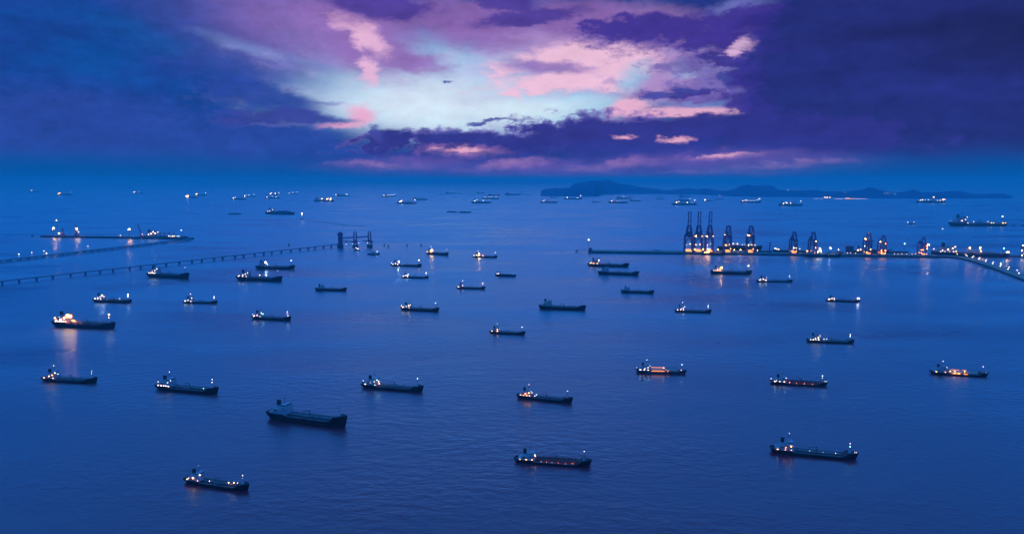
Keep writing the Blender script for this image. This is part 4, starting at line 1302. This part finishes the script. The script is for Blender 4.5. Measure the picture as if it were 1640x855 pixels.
for i, (px, h, kd, k) in enumerate(((1112, 10, 'F', .6), (1126, 10, 'F', .6), (1150, 10, 'F', .6), (1176, 10, 'F', .6), (1186, 10, 'F', .6), (1213, 9, 'y', .7))):
    yard_light('%s amber apron lamp from the left at the foot of the tall cranes' % ORD[i], px, 5, h, kd, k)
yard_light('white mast lamp between the dark crane pair and the dark block', 1329.5, 45, 17, 'W', 1.2)
yard_light('second white mast lamp left of the dark block', 1342.5, 45, 12, 'w', 1.2)
yard_light('greenish-white tall mast lamp left of the last crane', 1447.5, 45, 36, 'g', 1.1)
yard_light('cool white lamp beside the left dark crane', 1280.5, 45, 13, 'c', .8)
yard_light('warm lamp at the foot of the right dark crane', 1292.5, 10, 9, 'y', 1.0)
for i, px in enumerate((1357, 1362, 1370, 1432, 1438, 1444, 1452, 1460, 1466, 1484)):
    yard_light('%s small pinkish kerb lamp from the left on the right half of the quay' % ORD[i], px, 6, 4, 'p', .55, 'kerb lamps on the quay')

blk = thing('storage_block', 'plain dark tall block standing on the quay between the crane pairs', 'building', quay_point(1360, 48), QROT)
box('wall', 'steel_indigo', blk, (-12, -7, 0), (12, 7, 24))
prof_extrude('roof', 'shed_roof', blk, [(-12.6, 24), (12.6, 24), (11.5, 25.6), (-11.5, 25.6)], -7.5, 7.5)
for i in range(4):
    box('wall_panel', 'steel_grey', blk, (-11.4 + i * 5.8, -7.25, 1), (-6.4 + i * 5.8, -7.0, 23))
pst = thing('gangway_tower', 'slim dark post tower on the quay right of the arch cranes', 'tower', quay_point(1232.5, 40), QROT)
box('base', 'concrete_dark', pst, (-6, -4, 0), (6, 4, 5))
beam('column', 'steel_indigo', pst, (0, 0, 5), (0, 0, 34), 3.2)
box('column_head', 'steel_indigo', pst, (-2.6, -2.6, 34), (2.6, 2.6, 37))

# ships alongside the quay
QG = 'ships alongside the quay'
def moored(label, x0, x1, y, kind, lights, **kw):
    return ship(label, (x0, y), (x1, y), kind, kw.pop('fb', .05), kw.pop('hullm', 'hull_blue'), 'deck_brown', yaw=math.degrees(QROT) * kw.pop('rot', 1), group=QG, lights=lights, k=.55, **kw)
moored('dark ship moored at the tall cranes with a bright orange-lit deckhouse', 1126, 1160, 408.6, 'coaster', [('b', 'y', 1.3), ('b2', 'o', 1.4), ('h', 'o', 1.6), ('h2', 'o', 1.5), ('h3', 'o', 1.3), ((.30, .27), 'w', 1.1), ('m', 'c', 1.0)], fb=.09, windows=2)
moored('container ship lying behind the quay under the arch-topped cranes', 1150, 1219, 400.6, 'container', [((.35, .14), 'y', .8), ((.44, .14), 'y', .8), ((.55, .12), 'c', .8), ((.62, .12), 'c', .8), ((.69, .12), 'c', .9), ((.76, .12), 'c', .8), ((.83, .12), 'c', .8), ('h', 'o', 1.2), ('b', 'y', 1.0)], fb=.06, hullm='hull_black')
moored('long dark ship moored in front of the dark crane pair with white-cyan lit deckhouse', 1289, 1346, 411.3, 'coaster', [((.40, .23), 'c', 1.3), ((.42, .19), 'g', 1.3), ((.44, .16), 'w', 1.2), ((.38, .15), 'y', 1.2), ((.36, .12), 'y', 1.0), ((.45, .12), 'w', 1.1), ((.43, .21), 'w', 1.0)], fb=.05, hullm='hull_black')
moored('ship behind the quay with a lit white bow, left of the dark crane pair', 1270, 1238, 403.6, 'coaster', [((.80, .13), 'w', 1.2), ((.88, .15), 'w', 1.2), ((.70, .11), 'y', .8)], fb=.07)
moored('ship behind the quay with white-lit deckhouse, left of the side-floodlit crane', 1368, 1424, 405.6, 'container', [('b', 'w', 1.4), ('b2', 'w', 1.4), ('h', 'w', 1.3), ('h2', 'w', 1.3), ('h3', 'y', 1.1), ((.30, .20), 'c', 1.0)], fb=.05)
moored('dark ship behind the quay left of the last crane, bow towards it', 1421, 1453, 406.2, 'container', [((.5, .08), 'p', .6), ((.7, .08), 'w', .6)], fb=.07)
moored('long dark ship behind the causeway bend with a dazzling white deckhouse at its left end', 1497, 1612, 411.0, 'vlcc', [('b', 'w', 1.4), ('b2', 'w', 1.4), ('h', 'w', 1.4), ('h2', 'w', 1.3), ('h3', 'w', 1.1), ('s', 'p', .9), ((.25, .105), 'c', 1.1), ((.20, .11), 'w', 1.2), ((.47, .115), 'F', 1.6), ((.60, .115), 'F', 1.6), ((.615, .075), 'o', 1.3), ((.30, .07), 'o', 1.0), ((.53, .06), 'y', .8), ((.90, .115), 'g', 1.3)], fb=.045, windows=4, wm='window_white', rise=.0)
bp_ = at(1590, 411.8)
rp = thing('dolphin_jetty', 'low jetty at the right edge behind the moored dark ship', 'pier', bp_, 0)
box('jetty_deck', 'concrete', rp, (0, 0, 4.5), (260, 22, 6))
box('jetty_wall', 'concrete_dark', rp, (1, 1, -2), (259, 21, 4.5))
fl = thing('lamp_mast', 'squat amber floodlight on the low jetty at the right edge', 'lamp', at(1613, 411.0, 6), 0, 'jetty floodlights')
rod('pole', 'steel_grey', fl, (0, 0, 0), (0, 0, 14), .5, 6)
box('lamp_head', 'steel_grey', fl, (-4, -.8, 13.6), (4, .8, 14.4))
for x in (-3, 0, 3):
    lamp(fl, (x, -1.4, 15.5), 1.9, 'o' if x else 'y')
er = thing('jetty_tower', 'dark tower with white lamps at the right edge of the picture', 'tower', at(1637, 410.5, 6), 0)
for sx in (-3, 3):
    for sy in (-3, 3):
        beam('leg', 'steel_indigo', er, (sx, sy, 0), (sx, sy, 34), 1.0)
for z in (8, 18, 28):
    box('platform', 'steel_indigo', er, (-4, -4, z), (4, 4, z + 1))
box('cabin', 'steel_grey', er, (-4.5, -4.5, 29), (4.5, 4.5, 36))
for x, z, kd in ((-4, 38, 'w'), (4, 31, 'o'), (-5, 20, 'y'), (4, 10, 'w'), (-4, 4, 'w')):
    lamp(er, (x, -5, z), 1.7, kd)

# ------------------------------------------------------------------ causeway curving back to the right shore
cw_pts = [at(1503, 412.6), at(1522, 413.6), at(1545, 417.0), at(1580, 428.0), at(1640, 451.0), at(1735, 489.0)]
cw = thing('causeway', 'dark causeway road curving from the quay end to the right edge', 'causeway', cw_pts[0], 0)
o0 = cw_pts[0]


def ribbon(name, m, pts, half, z0, z1, par):
    v, f = [], []
    for i, p in enumerate(pts):
        d = (pts[min(i + 1, len(pts) - 1)] - pts[max(i - 1, 0)]).normalized()
        n = Vector((-d.y, d.x, 0))
        for q in (p - n * half[0], p + n * half[1]):
            for z in (z0, z1):
                v.append((q.x - o0.x, q.y - o0.y, z))
    for i in range(len(pts) - 1):
        a, b = 4 * i, 4 * i + 4
        f += [(a, b, b + 1, a + 1), (a + 1, b + 1, b + 3, a + 3), (a + 3, b + 3, b + 2, a + 2), (a + 2, b + 2, b, a)]
    f += [(0, 1, 3, 2), (4 * len(pts) - 4, 4 * len(pts) - 2, 4 * len(pts) - 1, 4 * len(pts) - 3)]
    return put(name, mesh(name, v, f), m, par)


def smooth_path(pts, n=8):
    out = []
    for i in range(len(pts) - 1):
        p0, p1, p2, p3 = pts[max(i - 1, 0)], pts[i], pts[i + 1], pts[min(i + 2, len(pts) - 1)]
        for k in range(n):
            t = k / n
            out.append(.5 * ((2 * p1) + (p2 - p0) * t + (2 * p0 - 5 * p1 + 4 * p2 - p3) * t * t + (3 * p1 - p0 - 3 * p2 + p3) * t ** 3))
    return out + [pts[-1]]


path = smooth_path(cw_pts)
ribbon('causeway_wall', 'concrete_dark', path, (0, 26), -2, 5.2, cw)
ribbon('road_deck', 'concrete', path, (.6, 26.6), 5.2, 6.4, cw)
ribbon('parapet', 'concrete', path, (.6, -.1), 6.4, 7.4, cw)
ribbon('parapet', 'concrete', path, (-26.1, 26.6), 6.4, 7.4, cw)
SG = 'lamp posts along the causeway'
LN = [0, 0]
for px, dl in sorted(((1546, 0), (1548.5, 1), (1554.5, 0), (1557, 1), (1564.5, 0), (1567.5, 1), (1575.5, 0), (1578.5, 1), (1586.5, 0), (1590.5, 1), (1598.5, 0), (1602.5, 1), (1611, 0), (1615, 1), (1628.5, 0), (1638, 0), (1531, 0), (1537, 1), (1654, 0), (1672, 1))):
    best = min(path, key=lambda q: abs(820 + F * q.x / (q.y * math.cos(PITCH) + H * math.sin(PITCH)) - px))
    i = path.index(best)
    cand = None
    for a, b in zip(path, path[1:]):
        xa = 820 + F * a.x / (a.y * math.cos(PITCH) + H * math.sin(PITCH))
        xb = 820 + F * b.x / (b.y * math.cos(PITCH) + H * math.sin(PITCH))
        if min(xa, xb) <= px <= max(xa, xb):
            t = (px - xa) / (xb - xa)
            d = (b - a).normalized()
            cand = a + (b - a) * t + Vector((-d.y, d.x, 0)) * (4 if dl == 0 else 20)
    if cand is None:
        continue
    LN[dl] += 1
    par = thing('street_lamp', '%s white street lamp from the quay end in the %s row of the causeway' % (ORD[LN[dl] - 1], 'near' if dl == 0 else 'far'), 'street lamp', (cand.x, cand.y, 6.4), 0, SG)
    rod('pole', 'steel_grey', par, (0, 0, 0), (0, 0, 9), .22, 6)
    beam('lamp_arm', 'steel_grey', par, (-1, 0, 9), (1, 0, 9), .3)
    lamp(par, (0, 0, 9.6), 1.0, 'w')

# ------------------------------------------------------------------ oil jetty, upper left
ja, jb = at(64, 380.2), at(306, 384.0)
JD = (jb - ja).normalized()
JR = math.atan2(JD.y, JD.x)
JL = (jb - ja).length
jet = thing('oil_jetty', 'long low dark jetty in the upper left with three orange floodlights', 'pier', ja, JR)
box('jetty_deck', 'concrete_dark', jet, (0, 0, 5), (JL, 24, 8))
for i in range(30):
    x = 6 + i * (JL - 12) / 29
    box('pier_wall', 'concrete_dark', jet, (x - 6.5, 1.5, -2), (x + 6.5, 22, 5))
for y in (6, 9, 12):
    rod('oil_pipe', 'pipe_grey', jet, (10, y, 9), (JL - 20, y, 9), .6, 6)


def on_jetty(px, y=12, z=8):
    for i in range(2001):
        w = ja + JD * (JL * i / 2000) + Vector((-JD.y, JD.x, 0)) * y
        if 820 + F * w.x / (w.y * math.cos(PITCH) + H * math.sin(PITCH)) >= px:
            break
    return Vector((w.x, w.y, z))


for lab, px, h, kd, k in (('orange floodlight mast, leftmost on the oil jetty', 86.5, 34, 'F', 1.8), ('orange floodlight mast, second on the oil jetty beside a loading arm', 124, 31, 'F', 1.7), ('orange floodlight mast, third on the oil jetty', 207.5, 33, 'F', 1.8), ('tall white lamp mast near the left end of the oil jetty', 92.5, 70, 'w', 1.3), ('low warm lamp near the left end of the oil jetty', 95, 11, 'y', 1.4), ('low warm lamp under the second floodlight of the oil jetty', 126.5, 18, 'w', 1.0), ('small white lamp on the middle of the oil jetty', 193, 5, 'w', .9), ('small pink lamp beside the lattice loading arm', 228, 11, 'p', .7)):
    p = on_jetty(px, 4)
    par = thing('lamp_mast', lab, 'lamp', p, JR, 'lamps on the oil jetty')
    rod('pole', 'steel_grey', par, (0, 0, 0), (0, 0, h), .7, 6)
    beam('lamp_arm', 'steel_grey', par, (-3, 0, h), (3, 0, h), .7)
    lamp(par, (0, 0, h + 1.5), .62 * mpp(p) * k, kd)
for lab, px, tilt, h in (('dark upright loading arm left of the second floodlight', 101, .03, 38), ('reddish leaning loading arm above the second floodlight', 122.5, -.05, 56), ('dark lattice loading arm leaning left on the middle of the jetty', 227, -.28, 58)):
    p = on_jetty(px, 14)
    par = thing('loading_arm', lab, 'crane', p, JR, 'loading arms on the oil jetty')
    box('base', 'steel_indigo', par, (-8, -5, 0), (8, 5, 6))
    box('turret', 'steel_indigo', par, (-4, -4, 6), (4, 4, 14))
    for sx in (-1, 1):
        beam('arm_chord', 'steel_indigo', par, (sx * 3.2, 0, 10), (sx * 1.6 + tilt * h, 0, h), 1.6)
    for i in range(5):
        t = i / 5
        za, zb = 10 + (h - 10) * t, 10 + (h - 10) * (t + .2)
        xa = lambda z: tilt * h * (z - 10) / (h - 10)
        s = 1 if i % 2 else -1
        beam('arm_brace', 'steel_indigo', par, (s * 2.4 + xa(za), 0, za), (-s * 2.2 + xa(zb), 0, zb), 1.0)
moored_rnd = random.Random(4)
ship('dark bulk carrier moored at the right end of the oil jetty with lit deckhouse', (226, 381.6), (304, 383.2), 'bulk', .03, 'hull_maroon', 'deck_brown', yaw=math.degrees(JR), group='ships at the oil jetty', k=.55, rise=.02,
     lights=[('b', 'w', 1.2), ('b2', 'y', 1.2), ('h2', 'w', 1.2), ('h', 'p', 1.0), ((.36, .13), 'w', .9), ((.60, .05), 'p', 1.0), ((.64, .045), 'y', 1.0), ((.68, .05), 'p', 1.1), ((.72, .05), 'y', .9), ((.78, .05), 'c', .8), ((.82, .05), 'c', .8), ((.88, .17), 'c', 1.1)])
dd = thing('mooring_dolphin', 'lone dark mooring dolphin left of the oil jetty', 'mooring dolphin', at(52, 380), 0)
box('cap', 'concrete_dark', dd, (-4, -4, 4), (4, 4, 9))
for sx in (-2.5, 2.5):
    for sy in (-2.5, 2.5):
        rod('pile', 'steel_grey', dd, (sx, sy, -2), (sx, sy, 4), .8, 6)


# ------------------------------------------------------------------ pile trestles, left
def trestle(label, pa, pb, hgt, width, nb, pipes, rail):
    a, b = at(*pa), at(*pb)
    d = (b - a)
    L, rz = d.length, math.atan2(d.y, d.x)
    par = thing('trestle', label, 'trestle bridge', a, rz)
    box('deck_beam', 'concrete_pale', par, (0, -width / 2, hgt - 1.5), (L, width / 2, hgt))
    for s in (-1, 1):
        box('parapet', 'concrete_pale', par, (0, s * width / 2 - .2, hgt), (L, s * width / 2 + .2, hgt + .8))
    for y in pipes:
        rod('trestle_pipe', 'pipe_grey', par, (0, y, hgt + .7), (L, y, hgt + .7), .5, 6)
    rnd = random.Random(nb)
    for i in range(nb):
        x = (i + .5 + rnd.uniform(-.12, .12)) * L / nb
        k = rnd.uniform(.8, 1.25)
        box('pile_cap', 'concrete_pale', par, (x - 2.2 * k, -width / 2 - .4, hgt - 1.5 - 2.2 * k), (x + 2.2 * k, width / 2 + .4, hgt - 1.5))
        for s in (-1, 1):
            rod('pile', 'concrete_pale', par, (x, s * width * .3, -2), (x, s * width * .3, hgt - 1.5 - 2.2 * k), 1.5, 8)
        if i % 6 == 3:
            rod('rail_post', 'steel_grey', par, (x, -width / 2 + .4, hgt), (x, -width / 2 + .4, hgt + 6), .3, 6)
    return par


trestle('long dark pile trestle running from the left edge to the loader towers', (-40, 461.5), (548, 394.5), 10.5, 8, 31, (-2, 2), True)
trestle('farther dark double trestle running from the left edge to the oil jetty', (-40, 426.0), (306, 385.0), 7.5, 20, 30, (-6, -3, 3, 6), True)

# ------------------------------------------------------------------ loader towers at the trestle end
tw = [at(545.5, 397.0), at(569.2, 396.5), at(592.2, 396.0)]
TD = (tw[2] - tw[0]).normalized()
TR = math.atan2(TD.y, TD.x)
ld = thing('ship_loader', 'three dark loader towers on round bases joined by conveyor bridges', 'ship loader', tw[0], TR)


def tloc(w):
    q = w - tw[0]
    return q.dot(TD)


for i, w in enumerate(tw):
    x = tloc(w)
    rod('tower_base', 'concrete_dark', ld, (x, 0, -2), (x, 0, 10), 11.5, 12)
    hw = 9.0 if i == 0 else 5.5
    top = 62
    if i == 0:
        box('tower_body', 'steel_indigo', ld, (x - hw, -7, 10), (x + hw, 7, top - 4))
        prof_extrude('tower_roof', 'steel_indigo', ld, [(x - hw - 4, top - 10), (x - hw, top - 4), (x - 3, top + 1), (x + hw - 2, top + 1), (x + hw - 2, top - 4), (x + hw + 4, top - 10)], -6.5, 6.5)
    else:
        for sx in (-1, 1):
            for sy in (-1, 1):
                beam('tower_leg', 'steel_indigo', ld, (x + sx * hw, sy * 5, 10), (x + sx * hw * .85, sy * 4.5, top), 2.6)
        for z in (16, 27, 38, 47, 60):
            box('tower_platform', 'steel_indigo', ld, (x - hw, -5.5, z), (x + hw, 5.5, z + 2.6))
        for s in (-1, 1):
            beam('tower_brace', 'steel_indigo', ld, (x - hw * s, -5, 16), (x + hw * s, -5, 38), 1.8)
x0, x1, x2 = (tloc(w) for w in tw)
for xa, xb, z in ((x0 + 9, x1 - 5, 38), (x1 + 5, x2 - 5, 40)):
    beam('conveyor_bridge', 'steel_indigo', ld, (xa, 0, z), (xb, 0, z + 3), 4.5, 4.0)
beam('conveyor_bridge', 'steel_indigo', ld, (x0 + 9, 0, 26), (x1 + 12, 0, 23), 3.6, 3.4)
beam('loading_boom', 'steel_indigo', ld, (x1 + 28, 0, 27), (x2 + 14, 0, 23), 3.4, 3.0)
for x in (x0 + 22, x1 - 12, x2 - 14, x2 + 10):
    rod('loading_chute', 'steel_grey', ld, (x, 0, 16), (x, 0, 26), 1.6, 6)
for x, z in ((x0 + 22, 15), (x1 - 12, 15), (x1 + 13, 18), (x2 - 8, 18)):
    lamp(ld, (x, -5.0, z), 1.4, 'd')

# mooring dolphins and buoys
DG = 'mooring dolphins off the loader towers'
for lab, px, py in (('dark mooring dolphin right of the loader towers, upper of the first two', 615.5, 394), ('dark mooring dolphin right of the loader towers, lower of the first two', 622, 396.5), ('dark mooring dolphin, third right of the loader towers', 652, 395), ('dark mooring dolphin, farthest right of the loader towers', 674.5, 394.3), ('dark mooring dolphin above the trestle, left of the loader towers', 462.5, 394)):
    p = at(px, py)
    par = thing('mooring_dolphin', lab, 'mooring dolphin', p, .2, DG)
    box('cap', 'concrete_dark', par, (-3, -3, 4), (3, 3, 8))
    rod('bollard', 'steel_grey', par, (0, 0, 8), (0, 0, 10), .8, 6)
    for sx in (-1.6, 1.6):
        for sy in (-1.6, 1.6):
            rod('pile', 'steel_indigo', par, (sx, sy, -2), (sx * .8, sy * .8, 4), .9, 6)


def buoy(label, px, py, kd, k):
    p = at(px, py)
    par = thing('light_buoy', label, 'buoy', p, 0, 'lit buoys by the trestles')
    rod('float', 'funnel_red', par, (0, 0, -.6), (0, 0, .9), 1.8, 10)
    for a in range(3):
        c, s = math.cos(a * 2.1), math.sin(a * 2.1)
        beam('frame_leg', 'funnel_red', par, (1.3 * c, 1.3 * s, .9), (.3 * c, .3 * s, 5.2), .3)
    lamp(par, (0, 0, 5.6), .55 * mpp(p) * k, kd)


buoy('lit buoy nearest the left edge above the far trestle', 30.5, 409.5, 'c', 1.1)
buoy('dim lit buoy above the far trestle, second from the left edge', 51, 407, 'p', .8)
buoy('upper of two close lit buoys above the far trestle', 70.5, 404.5, 'c', .9)
buoy('lower of two close lit buoys above the far trestle', 74.5, 408.2, 'w', 1.3)
buoy('small lit buoy under the oil jetty, above the far trestle', 141, 396.5, 'w', .9)
buoy('small lit buoy at the dolphin row beside the causeway bend', 1602.5, 424.5, 'c', 1.1)
buoy('tiny lit buoy in open water below the launch, upper right', 1509.5, 368, 'c', .8)
